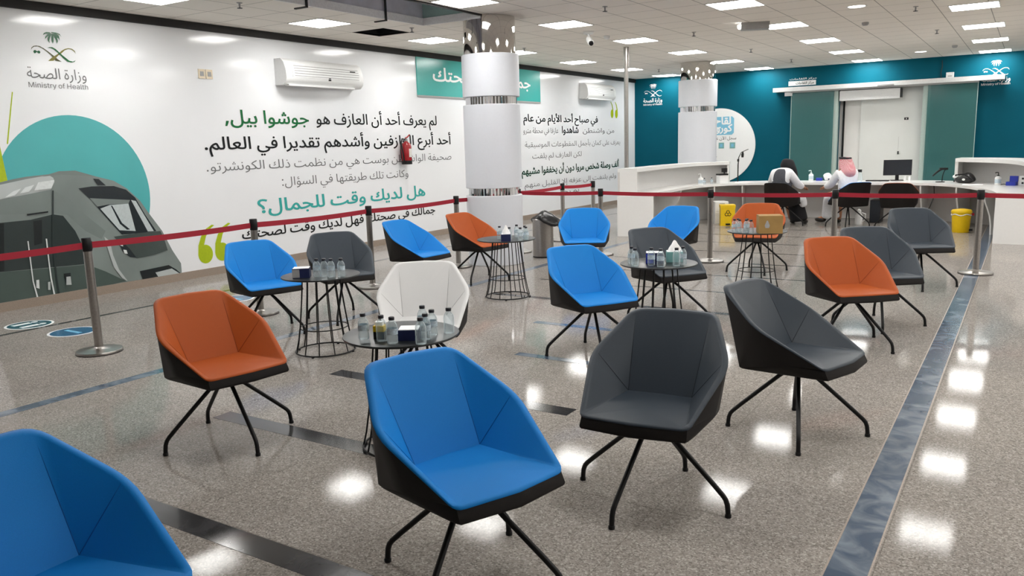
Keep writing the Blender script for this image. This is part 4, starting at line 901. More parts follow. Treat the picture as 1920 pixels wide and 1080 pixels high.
column(-6.2, 9.28, 0.385, 'near round column with white covers and a mirror top', (2.80, 2.25, 2.15, 1.045, 0.945))
column(-6.3, 17.65, 0.42, 'far round column behind the reception desk with white covers', (2.90, 2.33, 2.22, 1.1, 1.0))
t = thing('steel_pole', 'thin steel pole from floor to ceiling behind the left desk end', 'pole', (-6.23, 13.71, 0))
obj('tube', lathe(B(), [(0.04, 0.0), (0.04, CZ - 0.002)], 20), M['steel'], t, smooth=40)
obj('collar', lathe(B(), [(0.05, CZ - 0.35), (0.05, CZ - 0.003)], 20), M['steel'], t, smooth=40)

# ------------------------------------------------------------------ left wall print and fittings


def ellipse(cu, cv, ru, rv=None, n=72):
    rv = rv or ru
    return [(cu + ru * math.cos(2 * PI * i / n), cv + rv * math.sin(2 * PI * i / n)) for i in range(n)]


t = thing('wall_mural', 'printed mural of a grey train in front of a teal disc', 'mural')
obj('disc', flat(ellipse(5.17, 1.16, 0.90, 0.925), on_left, 0.002), M['disc_teal'], t)
bl = obj('grass_blade', flat(GRASS, on_left, 0.003), M['lime'], t)
obj('grass_blade', flat([(4.36, 2.02), (4.375, 2.02), (4.44, 1.2), (4.36, 1.2)], on_left, 0.0026), M['lime'], t)
obj('grass_blade', flat([(4.30, 1.62), (4.375, 1.62), (4.385, 1.45), (4.43, 1.37), (4.30, 1.33)], on_left, 0.0035), M['lime'], t)
tr = obj('train', flat(TRAIN['body'], on_left, 0.004), M['t_body'], t)
TP = [('roof', 't_light', 'roof_panel'), ('shade', 't_shade', 'side_panel'), ('skirt', 't_skirt', 'lower_panel'), ('band', 't_dark', 'window_band'), ('roofline', 't_shade', 'roof_rim'), ('doorwin', 't_black', 'door_window'), ('cabwin', 't_black', 'door_window'),
      ('windframe', 't_frame', 'windscreen'), ('blind', 't_shade', 'sun_blind'), ('windpane', 't_glass', 'windscreen_pane'), ('sidepane', 't_glass', 'windscreen_pane'), ('wiper', 't_frame', 'wiper'),
      ('nose', 't_nose', 'nose_panel'), ('headlamp', 't_frame', 'headlamp'), ('lens1', 't_white', 'headlamp_lens'), ('lens2', 't_white', 'headlamp_lens'), ('coupler', 't_black', 'coupler_box'), ('coupbar', 't_light', 'coupler_bar'), ('glint', 't_light', 'nose_stripe'),
      ('lamp', 't_frame', 'top_lamp'), ('slot', 't_black', 'vent_slot'), ('seam', 't_dark', 'body_seam'), ('rail1', 't_white', 'handrail'), ('rail2', 't_white', 'handrail'), ('latch1', 't_white', 'door_latch'), ('latch2', 't_light', 'door_latch'), ('step', 't_black', 'step'), ('stepin', 't_light', 'step_edge'),
      ('vent1', 't_white', 'roof_vent'), ('vent2', 't_white', 'roof_vent'), ('vent3', 't_white', 'roof_vent')]
for i, (k, m, nm) in enumerate(TP):
    obj(nm, flat(TRAIN[k], on_left, 0.005 + 0.0004 * i), M[m], tr)


def emblem(name, label, cu, v0, w, place, mono=None, group=None):
    t = thing(name, label, 'emblem', group=group)
    f = lambda k: [(cu + w * a, v0 + w * b) for a, b in EMB[k]]
    bm = B()
    for i in range(7):
        vs = [bm.verts.new(place(u, v, 0.003 + 0.0004 * i)) for u, v in f('palm%d' % i)]
        bm.faces.new(vs).normal_update()
    bmesh.ops.triangulate(bm, faces=bm.faces)
    obj('palm', bm, mono or M['palm_green'], t)
    obj('sword', flat(f('sword1'), place, 0.0032), mono or M['olive_dark'], t)
    obj('sword', flat(f('sword3'), place, 0.0044), mono or M['olive'], t)
    obj('sword', flat(f('sword2'), place, 0.0056), mono or M['ink_green'], t)
    bm = flat(f('dot0'), place, 0.003)
    obj('dot_pair', bm, mono or M['palm_green'], t)
    return t


e = emblem('ministry_emblem', 'green palm and crossed swords emblem with lettering on the white wall', 5.092, 2.665, 0.492, on_left)
obj('arabic_line', letters('moh', 4.765, 5.435, 2.475, on_left, 0.003, 0.0, 0.115), M['ink_grey'], e)
obj('latin_line', letters('mh', 4.765, 5.44, 2.375, on_left, 0.003, 0.0, 0.055, em=0.51), M['ink_grey'], e)

t = thing('wall_lettering', 'large printed Arabic quotation on the white wall above the train belt', 'lettering')
obj('text_line', letters('l1a', 8.95, 11.96, 2.01, on_left, 0.003, 0.007, 0.165), M['ink_black'], t)
obj('text_line', letters('l1b', 7.28, 8.82, 2.01, on_left, 0.003, 0.009, 0.18), M['ink_green'], t)
obj('text_line', letters('l2', 6.91, 12.36, 1.665, on_left, 0.003, 0.008, 0.165), M['ink_black'], t)
obj('text_line', letters('l3', 6.91, 12.36, 1.38, on_left, 0.003, -0.002, 0.125), M['ink_grey'], t)
obj('text_line', letters('l4', 8.18, 11.08, 1.12, on_left, 0.003, -0.002, 0.125), M['ink_grey'], t)
obj('text_line', letters('l5', 7.72, 11.53, 0.76, on_left, 0.003, 0.011, 0.185), M['ink_teal'], t)
obj('text_line', letters('l6', 7.40, 11.79, 0.425, on_left, 0.003, 0.008, 0.135), M['ink_black'], t)
t = thing('wall_lettering', 'smaller printed Arabic paragraph on the white wall behind the near column', 'lettering')
for k, a, b, z, bo, m in (('r1', 14.97, 18.54, 2.11, 0.010, 'ink_black'), ('r2c', 14.95, 16.5, 1.86, -0.004, 'ink_grey'), ('r2b', 16.65, 17.5, 1.86, 0.012, 'ink_black'), ('r2a', 17.7, 19.5, 1.86, -0.004, 'ink_grey'), ('r3', 15.0, 19.85, 1.56, -0.006, 'ink_grey'), ('r4', 15.3, 17.65, 1.31, -0.006, 'ink_grey'),
                          ('r5', 14.85, 19.75, 0.98, 0.012, 'ink_dark_green'), ('r6', 14.95, 19.6, 0.70, -0.006, 'ink_grey'), ('r7', 16.4, 17.5, 0.46, -0.006, 'ink_grey')):
    obj('text_line', letters(k, a, b, z, on_left, 0.003, bo + 0.004, 0.15 if bo > 0 else 0.115), M[m], t)


def comma(cu, cv, ru, rv, tail, side):
    """round blob with a tapering tail; tail = (du, v, width)"""
    bm = flat(ellipse(cu, cv, ru, rv, 32), on_left, 0.003)
    rows = [(cu + du, v, cu + du + w * side, v - 0.01) for du, v, w in tail]
    vs = [[bm.verts.new(on_left(u0, v0, 0.0035)), bm.verts.new(on_left(u1, v1, 0.0035))] for u0, v0, u1, v1 in rows]
    for a, b in zip(vs, vs[1:]):
        bm.faces.new((a[0], a[1], b[1], b[0]))
    return bm


t = thing('quotation_mark', 'lime green opening quotation mark low on the wall beside the train', 'quotation mark', group='lime quotation marks')
for cu in (6.79, 7.055):
    obj('comma', comma(cu, 0.295, 0.115, 0.125, [(-0.115, 0.30, 0.09), (-0.10, 0.42, 0.085), (-0.045, 0.54, 0.075), (0.04, 0.63, 0.06), (0.135, 0.675, 0.04)], 1), M['lime'], t)
t = thing('quotation_mark', 'lime green closing quotation mark below the far wall air conditioner', 'quotation mark', group='lime quotation marks')
for cu in (19.36, 19.62):
    obj('comma', comma(cu, 2.34, 0.085, 0.11, [(0.085, 2.34, 0.06), (0.075, 2.45, 0.055), (0.03, 2.56, 0.045), (-0.06, 2.645, 0.03)], -1), M['lime'], t)

t = thing('wall_sign', 'teal banner board with white Arabic lettering high on the white wall', 'sign')
obj('board', box(WX + 0.001, WX + 0.02, 11.42, 15.69, 2.53, 3.184, 0.004, 1), M['teal_sign'], t)
obj('edge_strip', box(WX + 0.001, WX + 0.024, 11.42, 15.69, 2.50, 2.53), M['plastic_grey'], t)
obj('lettering', letters('sg', 11.86, 15.28, 2.80, on_left, 0.022, 0.010, 0.235), M['white_vinyl'], t)


def wall_ac(label, y0, y1, z0):
    t = thing('air_conditioner', label, 'air conditioner', (WX, y0, z0), 0, 'wall air conditioners')
    L = y1 - y0
    prof = [(0.001, 0.0), (0.17, 0.0), (0.225, 0.05), (0.24, 0.10), (0.23, 0.22), (0.19, 0.32), (0.13, 0.37), (0.001, 0.37)]
    bm = prism(B(), prof, lambda u, v: (u, 0.0, v), lambda u, v: (u, L, v))
    obj('body', bev(bm, 0.012, 2, 30), M['plastic_white'], t, smooth=40)
    prof2 = [(0.236, 0.11), (0.246, 0.11), (0.236, 0.22), (0.20, 0.305), (0.192, 0.30), (0.228, 0.215)]
    fp = obj('front_panel', prism(B(), prof2, lambda u, v: (u, 0.12, v), lambda u, v: (u, L - 0.06, v)), M['plastic_white'], t)
    for z, x in ((0.13, 0.2445), (0.165, 0.2415), (0.20, 0.2385), (0.235, 0.2302), (0.27, 0.2155)):
        obj('groove', box(x - 0.006, x + 0.003, 0.16, L - 0.1, z - 0.004, z + 0.004), M['plastic_grey'], fp)
    obj('air_flap', box(0.12, 0.215, 0.06, L - 0.18, -0.012, 0.012, 0.004, 1), M['plastic_white'], t)
    obj('outlet', box(0.10, 0.205, 0.06, L - 0.2, -0.002, 0.004), M['dark'], t)
    obj('badge', box(0.232, 0.2455, L * 0.52, L * 0.55, 0.085, 0.125), M['black_plastic'], t)
    obj('display', box(0.228, 0.2445, L - 0.28, L - 0.18, 0.24, 0.252), M['black_plastic'], t)
    return t


wall_ac('white wall air conditioner left of the near column above the lettering', 8.22, 9.8, 2.55)
wall_ac('white wall air conditioner in the far corner right of the teal banner', 17.56, 19.1, 2.66)
for i, y in enumerate((6.985, 7.10)):
    t = thing('wall_socket', ('beige square wall socket left of its pair, high on the white wall', 'beige wall socket right of its pair, high on the white wall')[i], 'socket', (WX, y, 2.64), 0, 'high wall sockets')
    obj('plate', box(0.001, 0.012, -0.05, 0.05, -0.06, 0.06, 0.004, 1), M['plastic_beige'], t)
    obj('socket', box(0.012, 0.015, -0.028, 0.028, -0.03, 0.03, 0.002, 1), M['plastic_grey'], t)

t = thing('fire_extinguisher', 'red fire extinguisher hanging on the white wall over the lettering', 'fire extinguisher', (WX + 0.11, 10.92, 1.34))
obj('cylinder', lathe(B(), [(0.06, 0.0), (0.085, 0.012), (0.088, 0.05), (0.088, 0.30), (0.075, 0.345), (0.035, 0.375), (0.03, 0.39)], 28), M['extinguisher'], t, smooth=40)
obj('base_ring', lathe(B(), [(0.086, -0.004), (0.092, 0.0), (0.092, 0.06), (0.089, 0.062)], 28), M['black_plastic'], t, smooth=40)
obj('valve', lathe(B(), [(0.03, 0.385), (0.03, 0.42), (0.018, 0.43), (0.018, 0.45)], 14), M['steel'], t, smooth=40)
obj('lever', tube(B(), [(0.0, -0.02, 0.44), (0.02, 0.02, 0.46), (0.02, 0.08, 0.50)], 0.012, 8), M['extinguisher'], t, smooth=50)
obj('hose', tube(B(), [(0, -0.02, 0.42), (0, -0.1, 0.43), (0.01, -0.14, 0.36), (0.02, -0.12, 0.2), (0.02, -0.098, 0.06)], 0.013, 8), M['black_plastic'], t, smooth=50)
bm = B()
for i in range(7):
    a0, a1 = R(-20 + 15 * i), R(-20 + 15 * (i + 1))
    bm.faces.new([bm.verts.new((0.0895 * math.sin(PI / 2 - a), 0.0895 * math.cos(PI / 2 - a), z)) for a, z in ((a0, 0.12), (a1, 0.12), (a1, 0.26), (a0, 0.26))])
obj('label', bm, M['biolabel'], t)
obj('wall_bracket', box(-0.109, -0.085, -0.03, 0.03, 0.1, 0.36), M['black_plastic'], t)

# ------------------------------------------------------------------ teal wall fittings
t = thing('sliding_door', 'automatic sliding glass door with silver rail and two frosted panes', 'door', (0, WY, 0))
obj('rail', box(-5.42, -0.57, -0.3, -0.02, 2.70, 2.80, 0.006, 1), M['rail'], t)
obj('rail_fascia', box(-5.0, -1.05, -0.26, -0.06, 2.665, 2.70), M['plastic_grey'], t)
for x0, x1 in ((-5.0, -4.02), (-2.03, -1.06)):
    p = obj('pane', box(x0, x1, -0.19, -0.175, 0.015, 2.68), M['glass'], t)
    obj('pane_edge', box(x0 - 0.006 if x0 < -4 else x1 - 0.006, x0 + 0.006 if x0 < -4 else x1 + 0.006, -0.194, -0.171, 0.015, 2.68), M['jamb'], p)
obj('jamb', box(-4.09, -3.93, -0.15, -0.01, 0, 2.664), M['jamb'], t)
obj('jamb', box(-2.13, -1.98, -0.15, -0.01, 0, 2.664), M['jamb'], t)
obj('motion_sensor', box(-3.06, -2.72, -0.335, -0.3, 2.70, 2.735, 0.008), M['plastic_grey'], t)
obj('bracket', box(-5.16, -4.98, -0.2, -0.12, 2.60, 2.69, 0.005, 1), M['plastic_white'], t)
d = obj('door_1', box(-3.46, DX1 + 0.03, WY + 0.13, WY + 0.18, 0, DZ + 0.02), M['door_white'], kind='structure')
obj('door_sign', box(-2.52, -2.43, WY + 0.122, WY + 0.13, 1.93, 1.985), M['black_plastic'], d)
obj('door_sign_text', box(-2.485, -2.465, WY + 0.1205, WY + 0.1225, 1.945, 1.97), M['plastic_white'], d)
obj('door_handle', box(-2.625, -2.60, WY + 0.10, WY + 0.13, 1.15, 1.22, 0.004), M['black_plastic'], d)
obj('door_seam', box(-2.619, -2.615, WY + 0.1285, WY + 0.1305, 1.25, 1.55), M['plastic_grey'], d)
obj('wall_recess', box(DX0 - 0.05, -3.46, WY + 0.2, WY + 0.24, 0, DZ + 0.02), M['plain_wall'], kind='structure')
obj('dark_gap', box(-3.86, -3.83, WY + 0.12, WY + 0.2, 0, DZ - 0.2), M['dark'], kind='structure')  # solid near-black strip standing in for the shaded gap left of the door
obj('wall_header', box(DX0 - 0.02, DX1 + 0.02, WY + 0.121, WY + 0.24, DZ, DZ + 0.03), M['plain_wall'], kind='structure')
t = thing('air_curtain', 'long white air curtain unit above the white door', 'air conditioner', (-3.90, WY - 0.01, 2.42))
obj('housing', box(0, 1.30, -0.14, 0.12, 0.03, 0.23, 0.012), M['plastic_white'], t)
obj('lower_lip', box(0.0, 1.30, -0.155, -0.02, 0.0, 0.06, 0.01), M['rail'], t)
obj('end_cap', box(1.30, 1.32, -0.15, 0.12, 0.02, 0.225, 0.005, 1), M['black_plastic'], t)
t = thing('small_sign', 'small white sign with Arabic lettering above the left glass pane', 'sign')
obj('plate', box(-5.12, -4.48, WY - 0.02, WY - 0.002, 2.845, 2.955, 0.004, 1), M['white_vinyl'], t)
obj('lettering', letters('dr', -4.95, -4.52, 2.875, on_teal, 0.0215, 0.010, 0.055), M['ink_black'], t)
obj('upper_line', letters('dr', -5.10, -4.46, 2.985, on_teal, 0.003, 0.01, 0.04), M['white_vinyl'], t)
t = thing('wall_sensor', 'small white sensor box standing on the door rail', 'sensor', (-1.62, WY - 0.1, 2.80))
obj('housing', box(-0.075, 0.075, -0.05, 0.05, 0.0, 0.12, 0.015), M['plastic_white'], t)
obj('lens', box(-0.04, 0.04, -0.056, -0.049, 0.03, 0.05), M['plastic_grey'], t)
tag(obj('wall_cable', tube(B(), [(-1.80, WY - 0.01, 3.2), (-1.79, WY - 0.012, 3.05), (-1.81, WY - 0.012, 2.95), (-1.80, WY - 0.01, 2.81)], 0.008, 6), M['cable']), 'thin dark cable running down the teal wall to the door rail', 'cable')
e = emblem('ministry_emblem', 'white palm and swords emblem on teal wall by the left corner', -8.665, 2.79, 0.52, on_teal, M['white_vinyl'], 'white emblems')
obj('arabic_line', letters('moh', -8.95, -8.40, 2.65, on_teal, 0.003, 0.012, 0.10), M['white_vinyl'], e)
obj('latin_line', letters('mh', -8.95, -8.40, 2.565, on_teal, 0.003, 0.012, 0.045, em=0.51), M['white_vinyl'], e)
e = emblem('ministry_emblem', 'white palm and swords emblem on teal wall above the right rail end', -0.755, 2.80, 0.50, on_teal, M['white_vinyl'], 'white emblems')
obj('arabic_line', letters('moh', -1.02, -0.47, 2.68, on_teal, 0.003, 0.012, 0.10), M['white_vinyl'], e)
obj('latin_line', letters('mh', -1.02, -0.47, 2.60, on_teal, 0.003, 0.012, 0.045, em=0.51), M['white_vinyl'], e)

t = thing('disc_sign', 'large white round sign with blue panel on the teal wall behind the column', 'sign')
obj('board', prism(B(), ellipse(-6.84, 1.45, 0.945), lambda u, v: on_teal(u, v, 0.002), lambda u, v: on_teal(u, v, 0.02)), M['white_vinyl'], t)
bm = prism(B(), [(-7.28, 1.72), (-6.50, 1.72), (-6.45, 1.77), (-6.45, 2.13), (-6.50, 2.18), (-7.28, 2.18)], lambda u, v: on_teal(u, v, 0.02), lambda u, v: on_teal(u, v, 0.024))
p = obj('blue_panel', bm, M['sky_blue'], t)
obj('lettering', letters('d1', -6.95, -6.52, 1.99, on_teal, 0.026, 0.02), M['white_vinyl'], p)
obj('lettering', letters('d2', -7.05, -6.50, 1.81, on_teal, 0.026, 0.02), M['white_vinyl'], p)
obj('text_line', letters('d3', -7.3, -6.38, 1.60, on_teal, 0.022, 0.0), M['ink_black'], t)
for x in (-7.06, -6.77, -6.48):
    ic = obj('icon', bev(bx(B(), x - 0.07, x + 0.07, WY - 0.026, WY - 0.02, 1.375, 1.525), 0.02, 2), M['sea'], t)
    obj('icon_mark', box(x - 0.035, x + 0.035, WY - 0.029, WY - 0.026, 1.41, 1.49, 0.006, 1), M['sky_blue'], ic)
obj('small_print', letters('d3', -7.25, -6.88, 1.16, on_teal, 0.022, 0.004), M['ink_grey'], t)
obj('small_print', letters('d3', -7.25, -7.0, 0.98, on_teal, 0.022, 0.004), M['ink_grey'], t)

# ------------------------------------------------------------------ lounge chairs
T_IN, A_IN, F_IN = (0.190, -0.333, 0.804), (0.303, -0.088, 0.638), (0.226, 0.252, 0.448)
T_OUT, A_OUT, F_OUT = (0.206, -0.362, 0.803), (0.327, -0.090, 0.631), (0.240, 0.264, 0.442)
SEAT_B = (0.150, -0.118, 0.458)
TOP_M, FRONT_M, SEAT_M = (0, -0.345, 0.809), (0, 0.288, 0.455), (0, -0.130, 0.456)
OUT_TM, OUT_FM = (0, -0.373, 0.809), (0, 0.302, 0.449)
BB, BBM, BF, BFM, SB = (0.252, -0.205, 0.372), (0, -0.235, 0.368), (0.236, 0.280, 0.388), (0, 0.318, 0.392), (0.292, 0.05, 0.435)


def mx(p):
    return (-p[0], p[1], p[2])


def rim_path(pts, cut):
    """half a rim from the top middle to the front middle with rounded corners; also the corner indices"""
    P_ = [Vector(p) for p in pts]
    out, mids = [P_[0], P_[0].lerp(P_[1], 0.45)], []
    for i in (1, 2, 3):
        a = P_[i] + (P_[i - 1] - P_[i]).normalized() * cut[i - 1]
        c = P_[i] + (P_[i + 1] - P_[i]).normalized() * cut[i - 1]
        for t in (0, 0.25, 0.5, 0.75, 1.0):
            if t == 0.5:
                mids.append(len(out))
            out.append((1 - t) ** 2 * a + 2 * t * (1 - t) * P_[i] + t * t * c)
        nxt = c.lerp(P_[i + 1], 0.5)
        if i < 3:
            out.append(nxt)
    out += [P_[3].lerp(P_[4], 0.55), P_[4]]
    return out, mids


RIM_PTS, (I_T, I_A, I_F) = rim_path((TOP_M, T_IN, A_IN, F_IN, FRONT_M), (0.055, 0.075, 0.03))
OUT_PTS, _ = rim_path((OUT_TM, T_OUT, A_OUT, F_OUT, OUT_FM), (0.060, 0.080, 0.035))


def half_rings(bm, pts, f=lambda p: p):
    """right and left vertex lists that share the two middle vertices"""
    r = [bm.verts.new(f(p)) for p in pts]
    l = [r[0]] + [bm.verts.new(mx(f(p))) for p in pts[1:-1]] + [r[-1]]
    return r, l


def chair_upholstery():
    bm = B()
    rr, rl = half_rings(bm, RIM_PTS)
    orr, orl = half_rings(bm, OUT_PTS)
    ur, ul = half_rings(bm, OUT_PTS, lambda p: (p[0], p[1], p[2] - 0.006))
    bmid, cm, sm = (bm.verts.new(p) for p in ((0, -0.233, 0.63), (0, 0.08, 0.454), SEAT_M))
    crease = []
    for rim, o, u, p in ((rr, orr, ur, SEAT_B), (rl, orl, ul, mx(SEAT_B))):
        s = bm.verts.new(p)
        F = lambda *k: bm.faces.new(k)
        for i in range(I_T):
            F(rim[i], rim[i + 1], bmid)
        F(rim[I_T], s, bmid)
        F(s, sm, bmid)
        for i in range(I_T, I_F):
            F(rim[i], rim[i + 1], s)
        for i in range(I_F, len(rim) - 1):
            F(rim[i], rim[i + 1], cm)
        F(rim[I_F], cm, s)
        F(s, cm, sm)
        for i in range(len(rim) - 1):
            F(rim[i], rim[i + 1], o[i + 1], o[i])
            F(o[i], o[i + 1], u[i + 1], u[i])
        crease += [{rim[I_T], s}, {s, rim[I_F]}, {s, sm}]
    bmesh.ops.recalc_face_normals(bm, faces=bm.faces)
    rims = set(rr + rl)
    es = []
    for e in bm.edges:
        e.smooth = set(e.verts) not in crease
        if e.verts[0] in rims and e.verts[1] in rims and e.calc_face_angle(0) > R(40):
            es.append(e)
    bmesh.ops.bevel(bm, geom=es, offset=0.012, segments=4, profile=0.5, affect='EDGES', clamp_overlap=True)
    return bm


def chair_shell():
    bm = B()
    rr, rl = half_rings(bm, OUT_PTS, lambda p: (p[0] * 0.993, p[1] * 0.994, p[2] - 0.004))
    bbm, bfm, c = (bm.verts.new(p) for p in (BBM, BFM, (0, 0.02, 0.364)))
    low = {bbm, bfm}
    for rim, f in ((rr, lambda p: p), (rl, mx)):
        bb, bf, sb = (bm.verts.new(f(p)) for p in (BB, BF, SB))
        low |= {bb, bf, sb}
        F = lambda *k: bm.faces.new(k)
        F(*rim[:I_T + 1], bb, bbm)
        for i in range(I_T, I_A):
            F(rim[i], rim[i + 1], bb)
        F(rim[I_A], sb, bb)
        for i in range(I_A, I_F):
            F(rim[i], rim[i + 1], sb)
        F(rim[I_F], bf, sb)
        F(bf, bb, sb)
        F(*rim[I_F:], bfm, bf)
        F(bb, bf, bfm, c, bbm)
    bmesh.ops.recalc_face_normals(bm, faces=bm.faces)
    es = [e for e in bm.edges if e.verts[0] in low and e.verts[1] in low and len(e.link_faces) == 2 and e.calc_face_angle(0) > R(14)]
    bmesh.ops.bevel(bm, geom=es, offset=0.014, segments=3, profile=0.5, affect='EDGES', clamp_overlap=True)
    return bm


def seam_bm(a, b, sag=0.0):
    a, b = Vector(a), Vector(b)
    return tube(B(), [a, a.lerp(b, 0.33), a.lerp(b, 0.66), a.lerp(b, 0.955)], [0.0015, 0.0015, 0.0015, 0.0006], 6)


def leg_bm():
    p = [(0.035, 0, 0.362), (0.10, 0, 0.310), (0.20, 0, 0.221), (0.30, 0, 0.131), (0.338, 0, 0.095), (0.352, 0, 0.078), (0.360, 0, 0.056), (0.363, 0, 0.03), (0.365, 0, 0.004)]
    bm = tube(B(), p, 0.0115, 10)
    lathe(bm, [(0.014, 0.0), (0.0145, 0.012), (0.012, 0.016)], 10, (0.365, 0, 0))
    return bm


def mesh_of(bm, m, smooth):
    me = bpy.data.meshes.new('chair_part')
    bm.to_mesh(me)
    bm.free()
    if smooth:
        me.polygons.foreach_set('use_smooth', [True] * len(me.polygons))
        if smooth > 0:
            me.set_sharp_from_angle(angle=R(smooth))
    me.materials.append(m)
    return me


up_me = {c: mesh_of(chair_upholstery(), M[c], -1) for c in ('blue', 'orange', 'grey', 'white')}
shell_me = mesh_of(chair_shell(), M['shell'], 38)
leg_me = mesh_of(leg_bm(), M['black'], 50)
hub_me = mesh_of(lathe(lathe(B(), [(0.05, 0.345), (0.055, 0.35), (0.055, 0.372), (0.04, 0.376)], 20), [(0.11, 0.366), (0.11, 0.378)], 20), M['black'], 40)
seam_me = {}
for c in ('blue', 'orange', 'grey', 'white'):
    for s in (1, -1):
        f = (lambda p: p) if s > 0 else mx
        seam_me[c, s, 0] = mesh_of(seam_bm(f(SEAT_B), f(tuple(RIM_PTS[I_T]))), M['seam_' + c], 50)
        seam_me[c, s, 1] = mesh_of(seam_bm(f(SEAT_B), f(tuple(RIM_PTS[I_A]))), M['seam_' + c], 50)


def chair(c, x, y, th, base, label, group='lounge chairs'):
    t = thing('lounge_chair', label, 'chair', (x, y, 0), R(th), group)
    obj('upholstery', up_me[c], None, t)
    obj('outer_shell', shell_me, None, t)
    for s in (1, -1):
        for k in (0, 1):
            obj('seam', seam_me[c, s, k], None, t)
    obj('swivel_hub', hub_me, None, t)
    for k in range(4):
        l = obj('leg', leg_me, None, t)
        l.rotation_euler = (0, 0, R(base + 90 * k + 45 - th))
    return t


CH = [('blue', -2.137, 1.006, 274.3, 50, 'blue lounge chair cut off by the bottom left corner'),
      ('blue', -1.668, 2.257, 252.0, 54.7, 'large blue lounge chair in the front middle with its seat towards the camera'),
      ('orange', -3.739, 2.816, 260.3, 28.0, 'orange lounge chair on the left near the first barrier post'),
      ('grey', -1.353, 3.235, 185.0, 40.9, 'dark grey lounge chair facing the camera beside the front blue chair'),
      ('grey', -0.990, 4.411, 256.1, 59.9, 'dark grey lounge chair turned sideways nearest the blue floor strip'),
      ('orange', -1.098, 6.522, 220.4, 23.0, 'orange lounge chair on the right in front of two grey chairs'),
      ('grey', -1.005, 7.367, 213.5, 58.7, 'grey lounge chair right behind the right orange chair'),
      ('grey', -0.915, 9.479, 207.9, 56.9, 'grey lounge chair farthest back in the right line near a steel post'),
      ('orange', -2.739, 9.836, 190.3, 75.0, 'orange lounge chair at the back behind the table with the carton'),
      ('blue', -2.742, 5.412, 237.7, 82.5, 'blue lounge chair in the middle left of the table with two tissue boxes'),
      ('grey', -2.699, 6.823, 234.1, 58.0, 'dark grey lounge chair directly behind the table with two tissue boxes'),
      ('blue', -4.514, 8.702, 208.6, 30.0, 'blue lounge chair facing the camera right of the steel waste bin'),
      ('blue', -3.604, 9.214, 177.7, 60.0, 'blue lounge chair at the back in front of the white desk end panel'),
      ('orange', -5.553, 7.945, 263.3, 62.0, 'orange lounge chair beside the near column'),
      ('blue', -5.697, 6.971, 267.8, 40.0, 'blue lounge chair left of the column chair, above the white chair'),
      ('grey', -5.515, 5.586, 238.4, 77.0, 'dark grey lounge chair on the left behind the table with four bottles'),
      ('blue', -5.709, 4.808, 250.5, 60.0, 'blue lounge chair on the left beside the table with four bottles'),
      ('white', -3.395, 4.170, 215.4, 40.0, 'white lounge chair, the only one, behind the near table'),
      ('grey', -3.800, 15.256, 351.8, 51.7, 'dark lounge chair seen from behind under the woman in black headscarf'),
      ('blue', -2.68, 15.35, 41.9, 50.0, 'blue rimmed lounge chair seen from behind under the man in red headscarf'),
      ('orange', -1.851, 15.216, 2.8, 40.0, 'empty orange rimmed lounge chair seen from behind at the desk by the monitor')]
for a in CH:
    chair(*a)

# ------------------------------------------------------------------ wire tables and what stands on them
TZ = 0.63
top_me = mesh_of(lathe(B(), [(0.300, TZ - 0.014), (0.308, TZ - 0.012), (0.311, TZ - 0.006), (0.309, TZ - 0.001), (0.305, TZ)], 72), M['black_glass'], 40)
bring_me = mesh_of(tube(B(), ring_pts(0.236, 0.012, 48), 0.0065, 8, True), M['black'], 60)
mring_me = mesh_of(tube(B(), ring_pts(0.190, 0.205, 48), 0.0045, 8, True), M['black'], 60)
tring_me = mesh_of(tube(B(), ring_pts(0.150, TZ - 0.022, 40), 0.006, 8, True), M['black'], 60)
wire_me = mesh_of(tube(B(), [(0.236, 0, 0.012), (0.216, 0, 0.09), (0.196, 0, 0.205), (0.176, 0, 0.36), (0.158, 0, 0.52), (0.150, 0, TZ - 0.02)], 0.0048, 8), M['black'], 60)
foot_me = mesh_of(lathe(B(), [(0.011, 0), (0.012, 0.008), (0.008, 0.012)], 10), M['black'], 50)


def table(x, y, rz, label):
    t = thing('wire_table', label, 'table', (x, y, 0), rz, 'round wire tables')
    obj('table_top', top_me, None, t)
    obj('base_ring', bring_me, None, t)
    obj('brace_ring', mring_me, None, t)
    obj('top_ring', tring_me, None, t)
    for k in range(12):
        obj('wire', wire_me, None, t).rotation_euler = (0, 0, 2 * PI * k / 12)
    for k in range(4):
        a = 2 * PI * k / 4 + 0.3
        obj('foot_glide', foot_me, None, t, (0.236 * math.cos(a), 0.236 * math.sin(a), 0))


table(-2.78, 3.22, 0.15, 'round black wire table in front of the white chair')
table(-4.73, 4.54, 0.05, 'round black wire table on the left between blue and dark grey chairs')
table(-4.65, 7.16, 0.2, 'round black wire table beside the orange chair by the near column')
table(-2.49, 6.10, 0.1, 'round black wire table with two tissue boxes before the middle dark grey chair')
table(-2.415, 8.66, 0.0, 'round black wire table carrying a brown carton')

bot_me = mesh_of(lathe(B(), [(0.012, 0.0015), (0.024, 0.0), (0.0265, 0.004), (0.027, 0.04), (0.0255, 0.046), (0.027, 0.052), (0.027, 0.098), (0.025, 0.112), (0.018, 0.130), (0.0125, 0.138), (0.0125, 0.148)], 20), M['bottle'], 40)
cap_me = mesh_of(lathe(B(), [(0.0138, 0.142), (0.0145, 0.144), (0.0145, 0.159), (0.0125, 0.162)], 18), M['cap'], 40)
lab_me = mesh_of(lathe(B(), [(0.0274, 0.056), (0.0274, 0.092)], 20, cap=False), M['bottle_label'], 40)
bottles = [None]


def bottle(x, y, label, group, s=1.0, z=TZ, lab=True, rot=None):
    t = thing('water_bottle', label, 'bottle', (x, y, z), random.uniform(0, 6), group)
    t.scale = (s, s, s * 0.8)
    obj('body', bot_me, None, t)
    obj('cap', cap_me, None, t)
    if lab:
        obj('label', lab_me, None, t)
    if rot:
        t.rotation_euler = rot
    return t


